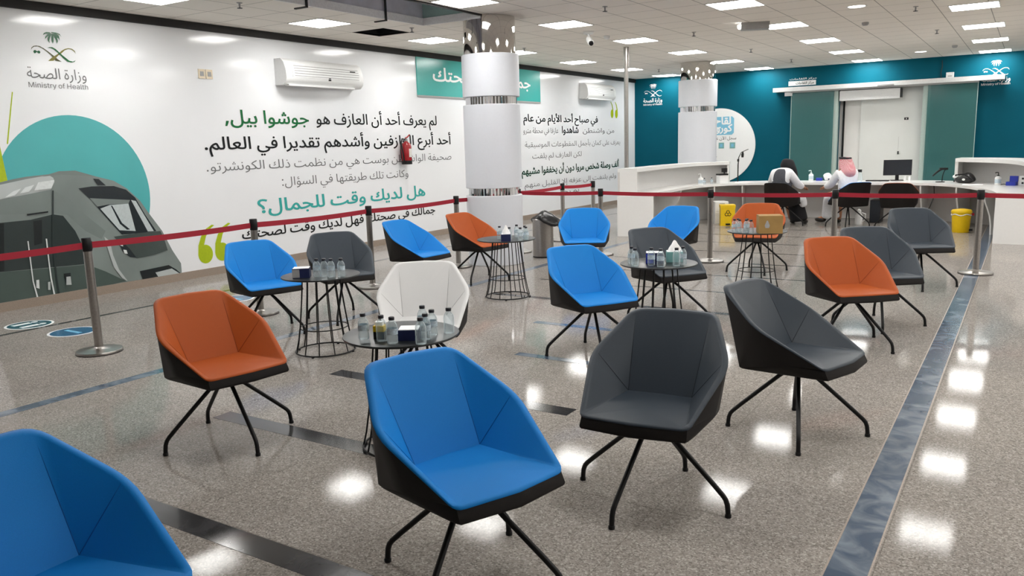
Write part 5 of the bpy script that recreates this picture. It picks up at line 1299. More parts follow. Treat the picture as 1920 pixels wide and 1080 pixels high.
ORD = ['first', 'second', 'third', 'fourth', 'fifth', 'sixth', 'seventh', 'eighth']


def bottle_row(pts, where, group, s=1.0):
    pts = sorted(pts, key=lambda p: p[0] * math.cos(0.57) + p[1] * math.sin(0.57))
    for i, (x, y) in enumerate(pts):
        bottle(x, y, '%s water bottle from the left %s' % (ORD[i], where), group, s, lab=(i % 3 != 1))


bottle_row([(-2.872, 3.03), (-2.752, 3.035), (-2.672, 3.025), (-2.527, 3.075), (-2.568, 3.165), (-2.715, 3.325), (-2.60, 3.26), (-2.545, 3.335)], 'on the table by the white chair', 'bottles on the white chair table', 1.05)
bottle_row([(-4.680, 4.455), (-4.625, 4.480), (-4.565, 4.496), (-4.505, 4.545)], 'on the left table', 'bottles on the left table', 1.1)
bottle_row([(-4.702, 7.113), (-4.535, 7.045), (-4.605, 7.301), (-4.41, 7.06), (-4.46, 7.23), (-4.395, 7.15)], 'on the column table', 'bottles on the column table', 1.05)
bottle_row([(-2.67, 5.965), (-2.60, 5.875), (-2.49, 5.945), (-2.395, 5.905), (-2.30, 6.00), (-2.285, 6.10)], 'on the table with two tissue boxes', 'bottles on the two tissue box table', 1.1)
bottle_row([(-2.593, 8.56), (-2.61, 8.49), (-2.545, 8.46), (-2.485, 8.49), (-2.50, 8.57), (-2.42, 8.44)], 'on the table with the carton', 'bottles beside the carton', 1.05)


def tissue_box(x, y, rz, w, d, h, m, label, tissue=True, m2=None):
    t = thing('tissue_box', label, 'tissue box', (x, y, TZ), rz, 'tissue boxes on the tables')
    obj('carton', box(-w / 2, w / 2, -d / 2, d / 2, 0.0005, h, 0.004, 1), M[m], t)
    obj('lid_panel', box(-w / 2 + 0.004, w / 2 - 0.004, -d / 2 + 0.004, d / 2 - 0.004, h, h + 0.003), M['tissue'], t)
    if m2:
        obj('side_print', box(-w / 2 - 0.001, -w / 2 + w * 0.42, -d / 2 - 0.0015, -d / 2 + 0.001, 0.006, h - 0.006), M[m2], t)
    if tissue:
        bm = lathe(B(), [(w * 0.42, h + 0.002), (w * 0.33, h + 0.03), (w * 0.2, h + 0.055), (w * 0.08, h + 0.085), (0.004, h + 0.09)], 14)
        for v in bm.verts:
            a = math.atan2(v.co.y, v.co.x)
            k = 1 + 0.22 * math.sin(3 * a + 9 * v.co.z) + 0.1 * math.sin(7 * a)
            v.co.x *= k
            v.co.y *= k * min(1.0, 0.9 * d / w)
        obj('tissue', bm, M['tissue'], t, smooth=60)
    return t


tissue_box(-2.655, 3.14, R(32), 0.11, 0.11, 0.055, 'navy', 'flat navy tissue box on the table by the white chair', False)
t = thing('small_box', 'small black and yellow box with white top on the white chair table', 'box', (-2.80, 3.075, TZ), R(25))
obj('carton', box(-0.028, 0.028, -0.025, 0.025, 0.0005, 0.04, 0.003, 1), M['black_plastic'], t)
obj('band', box(-0.0285, 0.0285, -0.0255, 0.0255, 0.04, 0.07, 0.003, 1), M['yellow'], t)
obj('tissue', box(-0.02, 0.02, -0.018, 0.018, 0.07, 0.09, 0.008), M['tissue'], t)
tissue_box(-4.765, 4.375, R(40), 0.13, 0.11, 0.075, 'navy', 'navy and grey tissue box left of the bottles on the left table', False, 'plastic_grey')
tissue_box(-4.52, 6.955, R(32), 0.10, 0.10, 0.075, 'navy', 'navy tissue box with a white tissue on the column table')
tissue_box(-2.51, 6.06, R(25), 0.14, 0.11, 0.09, 'navy', 'navy tissue box, left of two, on the table in the middle', False, 'blue_plastic')
tissue_box(-2.40, 6.21, R(25), 0.13, 0.11, 0.085, 'sea', 'sea green tissue box with a white tissue on the table in the middle')
t = thing('carton_box', 'closed brown cardboard carton on the back wire table', 'box', (-2.245, 8.50, TZ), R(24))
obj('carton', box(-0.118, 0.118, -0.10, 0.10, 0.0005, 0.185, 0.004, 1), M['card'], t)
obj('flap_tape', box(-0.118, 0.118, -0.025, 0.025, 0.1845, 0.1865), M['card'], t)
bm = prism(B(), [(-0.055, 0.06), (-0.02, 0.06), (-0.012, 0.085), (-0.022, 0.11), (-0.032, 0.135), (-0.043, 0.135), (-0.053, 0.11), (-0.063, 0.085)], lambda u, v: (u, -0.1003, v), lambda u, v: (u, -0.1015, v))
obj('printed_mark', bm, M['plastic_grey'], t)
obj('printed_mark', box(0.1175, 0.1192, -0.03, 0.01, 0.04, 0.09), M['card_dark'], t)

# ------------------------------------------------------------------ barrier posts and belts
PH = 0.96
base_me = mesh_of(lathe(B(), [(0.178, 0.0), (0.18, 0.004), (0.18, 0.016), (0.175, 0.024), (0.10, 0.034), (0.045, 0.042), (0.036, 0.05)], 48), M['steel'], 40)
skirt_me = mesh_of(lathe(B(), [(0.1815, 0.0), (0.1815, 0.006)], 48), M['black_plastic'], 40)
pole_me = mesh_of(lathe(B(), [(0.034, 0.045), (0.034, PH - 0.11)], 24), M['steel'], 40)
head_me = mesh_of(lathe(B(), [(0.0345, PH - 0.11), (0.0375, PH - 0.105), (0.0375, PH - 0.006), (0.034, PH)], 24), M['black_plastic'], 40)
clip_me = mesh_of(box(0.033, 0.0385, -0.014, 0.014, PH - 0.095, PH - 0.03), M['black_plastic'], 0)
posts = {}


def post(key, x, y, ang, label):
    t = thing('barrier_post', label, 'barrier post', (x, y, 0), ang, 'belt barrier posts')
    b = obj('base', base_me, None, t)
    obj('base_rim', skirt_me, None, b)
    obj('pole', pole_me, None, t)
    h = obj('belt_head', head_me, None, t)
    obj('belt_clip', clip_me, None, h)
    posts[key] = (x, y)
    return t


post('z', -6.46, 1.95, R(90), 'barrier post left of the frame holding the start of the red belt')
post('a', -6.46, 3.65, R(90), 'steel barrier post before the train picture, nearest the camera on the left')
post('b', -6.46, 5.35, R(90), 'barrier post behind the left blue chair')
post('c', -6.46, 7.02, R(90), 'barrier post just right of the left dark grey chair')
post('d', -6.46, 8.74, R(90), 'barrier post directly left of the near column chair')
post('e', -6.46, 10.32, R(0), 'barrier post hidden behind the near column')
post('f', -6.55, 11.85, R(80), 'barrier post behind the waste bin, nearer of two along the wall')
post('g', -6.37, 12.62, R(180), 'barrier post ending the belt along the wall, left of the desk end')
post('h', -5.17, 10.48, R(0), 'barrier post behind the right shoulder of the chair by the waste bin')
post('i', -3.52, 10.40, R(0), 'barrier post before the desk, left of the orange back chair')
post('j', -1.98, 10.47, R(0), 'barrier post in front of the seated man')
post('k', -0.44, 10.56, R(0), 'barrier post standing on the blue floor strip')
post('l', 1.15, 10.60, R(0), 'barrier post right of the frame holding the belt end')


def belt(a, b, label, sag=0.012):
    (x0, y0), (x1, y1) = posts[a], posts[b]
    d = Vector((x1 - x0, y1 - y0, 0)).normalized()
    n = Vector((-d.y, d.x, 0)) * 0.0012
    p0 = Vector((x0, y0, 0)) + d * 0.039
    p1 = Vector((x1, y1, 0)) - d * 0.039
    bm = B()
    N = 12
    rows = []
    for i in range(N + 1):
        t = i / N
        p = p0.lerp(p1, t)
        s = -sag * 4 * t * (1 - t)
        rows.append([bm.verts.new(p + n * e + Vector((0, 0, z + s))) for e, z in ((-1, PH - 0.088), (1, PH - 0.088), (1, PH - 0.036), (-1, PH - 0.036))])
    for r0, r1 in zip(rows, rows[1:]):
        for k in range(4):
            j = (k + 1) % 4
            bm.faces.new((r0[k], r0[j], r1[j], r1[k]))
    bm.faces.new(rows[0][::-1])
    bm.faces.new(rows[-1])
    tag(obj('barrier_belt', bm, M['red_belt']), label, 'barrier belt', 'red barrier belts')


belt('z', 'a', 'red barrier belt running off the left edge before the train')
belt('a', 'b', 'red barrier belt over the train nose between first and second post')
belt('b', 'c', 'red barrier belt above the left dark grey chair')
belt('c', 'd', 'red barrier belt under the teal question line on the wall')
belt('d', 'e', 'red barrier belt passing behind the near column')
belt('e', 'f', 'red barrier belt along the wall from the column to the first wall post')
belt('f', 'g', 'short red barrier belt between the two posts by the wall')
belt('e', 'h', 'red barrier belt across from the column to the post by the waste bin chair')
belt('h', 'i', 'red barrier belt before the left desk end')
belt('i', 'j', 'red barrier belt before the seated woman')
belt('j', 'k', 'red barrier belt before the empty orange rimmed desk chair')
belt('k', 'l', 'red barrier belt running off the right edge before the desk')

# ------------------------------------------------------------------ waste bins
t = thing('waste_bin', 'round steel waste bin with black liner behind the column table', 'waste bin', (-5.87, 10.02, 0))
obj('body', lathe(B(), [(0.15, 0.0), (0.15, 0.55), (0.144, 0.555), (0.144, 0.5)], 40, cap=False), M['steel'], t, smooth=40)
obj('foot_ring', lathe(B(), [(0.155, 0.0), (0.155, 0.018), (0.150, 0.02)], 40), M['black_plastic'], t, smooth=40)
bm = ball(B(), (0.06, 0.03, 0.56), 0.23, 0.19, 0.075, 28, 14)
for v in bm.verts:
    a = math.atan2(v.co.y, v.co.x)
    v.co.x *= 1 + 0.14 * math.sin(5 * a + 2) + 0.06 * math.sin(11 * a)
    v.co.y *= 1 + 0.14 * math.sin(4 * a) + 0.05 * math.sin(13 * a)
    v.co.z += 0.025 * math.sin(23 * v.co.x + 1) + 0.02 * math.cos(31 * v.co.y) - 0.9 * max(0, math.hypot(v.co.x, v.co.y) - 0.17)
obj('bin_liner', bm, M['bag'], t, smooth=60)
t = thing('pedal_bin', 'square yellow pedal bin with biohazard mark under the left desk', 'bin', (-4.77, 15.05, 0), R(24))
obj('body', box(-0.13, 0.13, -0.13, 0.13, 0.01, 0.33, 0.02), M['yellow'], t)
obj('lid', box(-0.138, 0.138, -0.138, 0.138, 0.33, 0.39, 0.02), M['yellow'], t)
bio = obj('biohazard_mark', lathe(B(), [(0.012, 0), (0.012, 0.002)], 12), M['black_plastic'], t, (0, -0.1305, 0.23))
bio.rotation_euler = (R(90), 0, 0)
for k in range(3):
    bm = B()
    a0 = 2 * PI * k / 3
    arc = [(0.03 * math.cos(a0 + PI / 2) + 0.028 * math.cos(a0 + PI / 2 + q), 0.03 * math.sin(a0 + PI / 2) + 0.028 * math.sin(a0 + PI / 2 + q), 0.001) for q in [R(-140 + 28 * i) for i in range(11)]]
    obj('trefoil', tube(bm, arc, 0.006, 6), M['black_plastic'], bio)
obj('pedal', box(-0.04, 0.04, -0.16, -0.12, 0.02, 0.045, 0.008), M['black_plastic'], t)
obj('foot_plate', box(-0.135, 0.135, -0.135, 0.135, 0.0, 0.012), M['yellow'], t)
t = thing('round_bin', 'round yellow bin with lid under the right desk', 'bin', (-0.88, 15.0, 0))
t.scale = (0.86, 0.86, 0.92)
obj('body', lathe(B(), [(0.14, 0.0), (0.145, 0.01), (0.165, 0.33), (0.165, 0.335)], 36), M['yellow'], t, smooth=40)
obj('lid', lathe(B(), [(0.172, 0.335), (0.178, 0.345), (0.178, 0.375), (0.16, 0.40), (0.05, 0.415)], 36), M['yellow'], t, smooth=40)
obj('liner_edge', tube(B(), [(0.169 * math.cos(a), 0.169 * math.sin(a), 0.315 + 0.012 * math.sin(5 * a)) for a in [2 * PI * i / 40 for i in range(40)]], 0.009, 6, True), M['plastic_white'], t, smooth=60)
obj('pedal', box(0.12, 0.2, -0.04, 0.04, 0.03, 0.06, 0.01), M['black_plastic'], t)
obj('lid_hinge', box(0.165, 0.21, -0.02, 0.04, 0.30, 0.34, 0.01), M['extinguisher'], t)

for i, (x, y, m) in enumerate(((-8.21, 3.97, 'sticker'), (-7.47, 3.99, 'sticker_blue'), (-7.42, 5.80, 'sticker_blue'))):
    t = thing('floor_sticker', ('round teal floor sticker with figures nearest the white wall', 'round blue floor sticker right of the first barrier post foot', 'round blue floor sticker behind the left orange chair')[i], 'floor sticker', (x, y, 0), 0, 'round floor stickers')
    obj('border', lathe(B(), [(0.215, 0.0), (0.215, 0.0015)], 48), M['white_vinyl'], t)
    obj('print', lathe(B(), [(0.192, 0.0012), (0.192, 0.0022)], 48), M[m], t)
    if i == 0:
        for dx in (-0.08, 0.08):
            bm = lathe(B(), [(0.03, 0.002), (0.03, 0.003)], 16, (dx, 0.09, 0))
            bx(bm, dx - 0.035, dx + 0.035, -0.12, 0.05, 0.002, 0.003)
            obj('figure', bm, M['white_vinyl'], t)
    else:
        obj('figure', box(-0.12, 0.12, -0.02, 0.02, 0.002, 0.003), M['sky_blue'], t)

# ------------------------------------------------------------------ reception desk
IN = [(-5.36, 12.9), (-5.40, 13.8), (-5.42, 14.6), (-5.33, 15.3), (-5.03, 15.9), (-4.5, 16.22), (-3.5, 16.25), (-2.6, 16.25), (-1.8, 16.2), (-1.15, 15.75), (-0.72, 14.9), (-0.48, 14.1), (-0.38, 13.55)]
OU = [(-5.96, 12.75), (-6.0, 13.8), (-6.0, 14.75), (-5.85, 15.75), (-5.22, 16.62), (-4.65, 17.0), (-3.5, 17.1), (-2.6, 17.1), (-1.75, 17.1), (-1.05, 16.8), (-0.22, 16.1), (0.22, 14.95), (0.36, 13.5)]


def smooth_curve(pts, n=4):
    out = []
    P_ = [Vector((*p, 0)) for p in pts]
    for i in range(len(P_) - 1):
        p0 = P_[max(i - 1, 0)]
        p1, p2 = P_[i], P_[i + 1]
        p3 = P_[min(i + 2, len(P_) - 1)]
        for k in range(n):
            t = k / n
            out.append(0.5 * ((2 * p1) + (p2 - p0) * t + (2 * p0 - 5 * p1 + 4 * p2 - p3) * t * t + (3 * p1 - p0 - 3 * p2 + p3) * t ** 3))
    out.append(P_[-1])
    return out


NS = 4
INS, OUS = smooth_curve(IN, NS), smooth_curve(OU, NS)


def ribbon(a, b, z0, z1, i0=0, i1=None):
    """solid band between plan curves a and b"""
    bm = B()
    i1 = len(a) - 1 if i1 is None else i1
    rows = [[bm.verts.new((p.x, p.y, z)) for p, z in ((a[i], z0), (b[i], z0), (b[i], z1), (a[i], z1))] for i in range(i0, i1 + 1)]
    for r0, r1 in zip(rows, rows[1:]):
        for k in range(4):
            j = (k + 1) % 4
            bm.faces.new((r0[k], r0[j], r1[j], r1[k]))
    bm.faces.new(rows[0][::-1])
    bm.faces.new(rows[-1])
    return bm


def mixc(t):
    return [p.lerp(q, t) for p, q in zip(INS, OUS)]


desk = thing('reception_desk', 'long curved white reception desk with raised ledges at both ends', 'desk')
obj('worktop', ribbon(INS, mixc(0.96), 0.695, 0.74), M['desk_white'], desk, smooth=30)
obj('back_panel', ribbon(mixc(0.90), mixc(0.96), 0.0, 0.695), M['desk_grey'], desk, smooth=30)
for i0, i1 in ((0, 4 * NS), (9 * NS, 12 * NS)):
    w = obj('ledge_wall', ribbon(mixc(0.94), mixc(1.0), 0.0 if 0 else 0.7405, 1.10, i0, i1), M['desk_grey'], desk, smooth=30)
    obj('ledge_top', ribbon(mixc(0.46), mixc(1.0), 1.10, 1.16, i0, i1), M['desk_white'], desk, smooth=30)


def radial_panel(i, t0, t1, z0, z1, thick, name, m='desk_white', s=1):
    a, b = INS[i].lerp(OUS[i], t0), INS[i].lerp(OUS[i], t1)
    d = (b - a).normalized()
    n = Vector((-d.y, d.x, 0)) * thick * s
    bm = B()
    prism(bm, [(a.x, a.y), (b.x, b.y), (b.x + n.x, b.y + n.y), (a.x + n.x, a.y + n.y)], lambda u, v: (u, v, z0), lambda u, v: (u, v, z1))
    return obj(name, bm, M[m], desk)


radial_panel(0, 0.0, 1.0, 0.0, 0.695, 0.05, 'end_panel', s=1)
radial_panel(0, 0.46, 0.94, 0.7405, 1.10, 0.05, 'ledge_end', s=-1)
radial_panel(4 * NS, 0.46, 0.94, 0.7405, 1.10, 0.045, 'ledge_end', s=1)
radial_panel(9 * NS, 0.46, 0.94, 0.7405, 1.10, 0.05, 'ledge_end', s=-1)
radial_panel(12 * NS, 0.0, 1.0, 0.0, 0.695, 0.05, 'end_panel', s=1)
radial_panel(12 * NS, 0.46, 0.94, 0.7405, 1.10, 0.05, 'ledge_end', s=1)
for i in (7, 14, 18, 33, 37, 42):
    a, b = INS[i], INS[i].lerp(OUS[i], 0.90)
    d = (b - a).normalized()
    L = (b - a).length
    n = Vector((-d.y, d.x, 0)) * 0.0125
    prof = [(0.02, 0.695), (0.03, 0.62), (0.07, 0.52), (0.14, 0.42), (0.21, 0.30), (0.25, 0.16), (0.26, 0.0), (L, 0.0), (L, 0.695)]
    bm = prism(B(), prof, lambda u, v: tuple(a + d * u + n + Vector((0, 0, v))), lambda u, v: tuple(a + d * u - n + Vector((0, 0, v))))
    obj('support_fin', bm, M['desk_white'], desk)

DZT = 0.7405


def pump_bottle(x, y, h, label, rz=0.0, head='plastic_white'):
    t = thing('pump_bottle', label, 'pump bottle', (x, y, DZT), rz)
    r = h * 0.22
    obj('body', lathe(B(), [(r * 0.95, 0), (r, 0.005), (r, h * 0.55), (r * 0.75, h * 0.63), (r * 0.32, h * 0.66), (r * 0.32, h * 0.70)], 20), M['plastic_white'], t, smooth=40)
    bm = lathe(B(), [(r * 0.4, h * 0.69), (r * 0.4, h * 0.76), (r * 0.13, h * 0.77), (r * 0.13, h * 0.95)], 14)
    tube(bm, [(0.0, 0, h * 0.95), (-r * 0.5, 0, h * 0.965), (-r * 1.05, 0, h * 0.92)], r * 0.16, 8)
    obj('pump', bm, M[head], t, smooth=50)
    obj('label', lathe(B(), [(r * 1.012, h * 0.14), (r * 1.012, h * 0.44)], 20, cap=False), M['bottle_label'], t, smooth=40)


pump_bottle(-3.68, 16.95, 0.21, 'white pump bottle on the desk between the two seated people')
pump_bottle(-5.40, 15.35, 0.22, 'white pump bottle on the left desk end under the ledge', 0.5)
pump_bottle(-0.42, 15.52, 0.21, 'clear pump bottle with black head under the right ledge', 0.3, 'black_plastic')
for x, y, d in ((-5.42, 15.62, 'first from the left under the left ledge'), (-5.34, 15.82, 'second from the left under the left ledge')):
    bottle(x, y, 'small water bottle on the desk, ' + d, 'bottles under the left ledge', 0.95, DZT)
t = thing('card_printer', 'small black and white device hung under the left ledge corner', 'device', (-5.18, 15.98, DZT), R(50))
obj('body', box(-0.09, 0.09, -0.07, 0.07, 0.0, 0.16, 0.01), M['plastic_white'], t)
obj('top_cover', box(-0.095, 0.095, -0.075, 0.075, 0.16, 0.19, 0.01), M['black_plastic'], t)
obj('scanner_head', box(-0.03, 0.06, -0.09, -0.02, 0.22, 0.30, 0.015), M['black_plastic'], t)
obj('stem', tube(B(), [(0.02, -0.04, 0.18), (0.02, -0.05, 0.24)], 0.012, 8), M['black_plastic'], t)
t = thing('gooseneck_microphone', 'tall thin black gooseneck microphone before the round sign', 'microphone', (-4.93, 16.2, DZT))
obj('base', lathe(B(), [(0.055, 0), (0.055, 0.012), (0.02, 0.02)], 20), M['plastic_white'], t, smooth=40)
obj('neck', tube(B(), [(0, 0, 0.015), (0, 0, 0.35), (0.01, 0, 0.5), (0.06, 0, 0.60), (0.2, 0, 0.66)], [0.012, 0.012, 0.009, 0.007, 0.006], 8), M['black_plastic'], t, smooth=50)
obj('capsule', tube(B(), [(0.085, 0, 0.50), (0.085, 0, 0.56), (0.09, 0, 0.61)], [0.022, 0.028, 0.012], 12), M['black_plastic'], t, smooth=50)
obj('joint', tube(B(), [(0, 0, 0.42), (0, 0, 0.47)], 0.02, 10), M['black_plastic'], t, smooth=50)
t = thing('tissue_bundle', 'white tissue mound on the desk left of the man', 'tissues', (-3.36, 16.95, DZT))
bm = ball(B(), (0, 0, 0.07), 0.085, 0.08, 0.085, 16, 10)
for v in bm.verts:
    v.co.x += 0.012 * math.sin(40 * v.co.z)
    v.co.z = max(0.0005, v.co.z)
obj('tissue', bm, M['tissue'], t, smooth=60)
obj('dark_label', box(0.02, 0.05, -0.088, -0.078, 0.02, 0.045), M['navy'], t)
tag(obj('blue_pouch', bev(bx(B(), -0.055, 0.055, -0.04, 0.04, 0, 0.055), 0.02, 3), M['blue_plastic'], loc=(-3.52, 16.95, DZT), smooth=50), 'small blue pouch on the desk beside the tissue mound', 'pouch')
t = thing('spray_bottle', 'dark topped spray bottle on the desk right of the man', 'spray bottle', (-2.72, 16.65, DZT))
obj('body', lathe(B(), [(0.04, 0), (0.042, 0.01), (0.042, 0.13), (0.02, 0.165), (0.018, 0.18)], 20), M['bottle'], t, smooth=40)
obj('spray_head', bev(bx(B(), -0.04, 0.03, -0.02, 0.02, 0.175, 0.225), 0.01), M['black_plastic'], t)
obj('trigger', tube(B(), [(-0.025, 0, 0.18), (-0.045, 0, 0.145)], 0.007, 6), M['black_plastic'], t)
t = thing('computer_monitor', 'black computer monitor on the desk before the white door', 'monitor', (-2.11, 16.95, DZT), R(14))
obj('bezel', box(-0.245, 0.245, -0.02, 0.015, 0.10, 0.39, 0.008), M['black_plastic'], t)
obj('screen', box(-0.235, 0.235, -0.0215, -0.019, 0.112, 0.379), M['screen'], t)
obj('stand_neck', box(-0.03, 0.03, 0.0, 0.03, 0.01, 0.2, 0.006), M['black_plastic'], t)
obj('stand_foot', box(-0.11, 0.11, -0.08, 0.10, 0.0, 0.012, 0.005), M['black_plastic'], t)
tag(obj('keyboard', box(-0.2, 0.2, -0.07, 0.07, 0, 0.02, 0.006), M['black_plastic'], loc=(-2.42, 16.75, DZT)), 'black keyboard on the desk left of the monitor', 'keyboard')
for i, x in enumerate((-1.95, -1.87)):
    tag(obj('desk_clip', box(-0.015, 0.015, -0.015, 0.015, 0, 0.09, 0.006), M['plastic_white'], loc=(x, 16.72, DZT)), ('white upright clip at the monitor foot, left one', 'white upright clip at the monitor foot, right one')[i], 'clip', 'clips at the monitor foot')
t = thing('barcode_scanner', 'black handheld scanner resting on a bent wire stand on the desk', 'scanner', (-1.33, 16.35, DZT), R(20))
obj('stand_base', lathe(B(), [(0.075, 0), (0.075, 0.012), (0.02, 0.018)], 24), M['black_plastic'], t, smooth=40)
obj('stand_neck', tube(B(), [(0.03, 0, 0.012), (0.035, 0, 0.12), (0.06, 0, 0.20), (0.09, 0, 0.225)], 0.008, 8), M['black_plastic'], t, smooth=50)
obj('scanner_head', bev(bx(B(), -0.02, 0.11, -0.03, 0.03, 0.215, 0.255), 0.01), M['black_plastic'], t)
obj('handle', tube(B(), [(0.02, 0, 0.235), (-0.06, 0, 0.18), (-0.13, 0, 0.11)], [0.02, 0.018, 0.014], 10), M['black_plastic'], t, smooth=50)
t = thing('equipment_bag', 'black and white strapped bag at the corner of the right ledge', 'bag', (-0.93, 16.05, DZT), R(-35))
bm = ball(B(), (0, 0, 0.075), 0.2, 0.11, 0.085, 20, 12)
for v in bm.verts:
    v.co.z += 0.02 * math.sin(21 * v.co.x) * (v.co.z / 0.1)
    v.co.z = max(0.001, v.co.z)
obj('body', bm, M['bag'], t, smooth=60)
obj('white_patch', ball(B(), (-0.13, -0.06, 0.11), 0.05, 0.05, 0.035, 12, 8), M['plastic_white'], t, smooth=60)
obj('white_patch', ball(B(), (0.05, -0.09, 0.07), 0.035, 0.02, 0.025, 12, 8), M['plastic_white'], t, smooth=60)
obj('strap', tube(B(), [(-0.19, -0.02, 0.02), (-0.1, -0.1, 0.14), (0.06, -0.09, 0.155), (0.2, -0.05, 0.05)], 0.012, 6), M['black_plastic'], t, smooth=50)
tag(obj('paper_sheet', box(-0.15, 0.15, -0.1, 0.1, 0, 0.004), M['tissue'], loc=(-0.78, 15.55, DZT)), 'white paper lying on the right desk beside the bag', 'paper')
t = thing('card_reader', 'blue tray with small grey stand under the right ledge', 'card reader', (-0.22, 15.35, DZT), R(-20))
obj('tray', box(-0.07, 0.07, -0.05, 0.05, 0, 0.06, 0.01), M['blue_plastic'], t)
obj('back_plate', box(-0.045, 0.075, 0.02, 0.05, 0.06, 0.15, 0.01), M['blue_plastic'], t)
obj('cable', tube(B(), [(-0.07, 0, 0.01), (-0.12, 0.0, 0.02), (-0.16, -0.01, 0.008)], 0.006, 6), M['cable'], t, smooth=50)
t = thing('white_device', 'white upright device with two dark sockets under the right ledge', 'device', (-0.06, 15.35, DZT), R(-20))
obj('body', box(-0.05, 0.05, -0.04, 0.04, 0, 0.15, 0.01), M['plastic_white'], t)
for z in (0.04, 0.11):
    obj('socket', box(-0.015, 0.015, -0.043, -0.038, z - 0.015, z + 0.015, 0.003, 1), M['black_plastic'], t)
t = thing('thermos_jug', 'white thermos jug standing on the floor behind the man\'s chair', 'jug', (-2.56, 15.75, 0))
obj('body', lathe(B(), [(0.06, 0), (0.065, 0.01), (0.065, 0.17), (0.04, 0.21), (0.035, 0.24)], 20), M['plastic_white'], t, smooth=40)
obj('lid', lathe(B(), [(0.038, 0.24), (0.036, 0.265), (0.01, 0.29)], 16), M['plastic_white'], t, smooth=40)
obj('handle', tube(B(), [(0.05, 0, 0.22), (0.11, 0, 0.20), (0.11, 0, 0.1), (0.06, 0, 0.06)], 0.01, 8), M['plastic_white'], t, smooth=50)
t = thing('computer_tower', 'black computer tower under the desk behind the man\'s chair', 'computer', (-2.35, 16.35, 0))
obj('case', box(-0.09, 0.09, -0.2, 0.2, 0.01, 0.42, 0.008), M['black_plastic'], t)
obj('front_panel', box(-0.085, 0.085, -0.206, -0.199, 0.02, 0.41, 0.004, 1), M['screen'], t)
obj('foot', box(-0.09, 0.09, -0.18, 0.18, 0, 0.012), M['black_plastic'], t)
t = thing('white_pedestal', 'low white pedestal cabinet under the left desk beside the yellow pedal bin', 'cabinet', (-5.05, 15.45, 0), R(35))
obj('body', box(-0.13, 0.13, -0.15, 0.15, 0.0, 0.42, 0.006, 1), M['plastic_white'], t)
for z in (0.05, 0.24):
    d = obj('drawer', box(-0.122, 0.122, -0.162, -0.15, z, z + 0.165, 0.004, 1), M['plastic_white'], t)
    obj('handle', box(-0.05, 0.05, -0.170, -0.162, z + 0.135, z + 0.15), M['plastic_grey'], d)
tag(obj('desk_cable', tube(B(), [(-1.42, 16.3, 0.69), (-1.40, 16.25, 0.5), (-1.46, 16.22, 0.3), (-1.6, 16.3, 0.1), (-1.7, 16.4, 0.008)], 0.008, 6), M['cable'], smooth=50), 'black cable hanging under the desk right of the monitor', 'cable')
t = thing('adapter_bundle', 'dark bundle of plugs under the desk beside the empty desk chair', 'plugs', (-1.55, 16.25, 0))
obj('plug', bev(bx(B(), -0.1, 0.05, -0.04, 0.04, 0.0, 0.07), 0.015), M['black_plastic'], t)
obj('plug', bev(bx(B(), 0.02, 0.12, -0.05, 0.02, 0.0, 0.05), 0.015), M['plastic_grey'], t)

# ------------------------------------------------------------------ the two seated people


def hand_chain(V, E_, Rr, wrist, d, side, palm=0.085):
    """palm and five bent fingers grown from the wrist vertex"""
    d = Vector(d).normalized()
    side = Vector(side).normalized()
    w = Vector(V[wrist])
    V.append(tuple(w + d * palm * 0.55))
    E_.append((wrist, len(V) - 1))
    Rr.append((0.034, 0.02))
    pi = len(V) - 1
    for k, (off, L) in enumerate(((-0.03, 0.07), (-0.01, 0.08), (0.01, 0.076), (0.03, 0.06))):
        a = w + d * palm + side * off
        b = a + d * L * 0.5 + Vector((0, 0, -0.008))
        c = a + d * L * 0.85 + Vector((0, 0, -0.03))
        for j, p in enumerate((a, b, c)):
            V.append(tuple(p))
            Rr.append((0.0095, 0.0095) if j < 2 else (0.007, 0.007))
            E_.append((pi if j == 0 else len(V) - 2, len(V) - 1))
    a = w + d * palm * 0.35 - side * 0.04
    b = w + d * palm * 0.85 - side * 0.062 + Vector((0, 0, -0.012))
    for j, p in enumerate((a, b)):
        V.append(tuple(p))
        Rr.append((0.011, 0.011) if j == 0 else (0.008, 0.008))
        E_.append((pi if j == 0 else len(V) - 2, len(V) - 1))


def head_features(parent, c, face, m=None):
    """eyes and brow ridge on the face side"""
    f = Vector(face).normalized()
    s = Vector((0, 0, 1)).cross(f).normalized()
    for k in (-1, 1):
        obj('eye', ball(B(), Vector(c) + f * 0.088 + s * 0.032 * k + Vector((0, 0, 0.012)), 0.014, 0.014, 0.01, 10, 8), M['abaya'], parent, smooth=60)


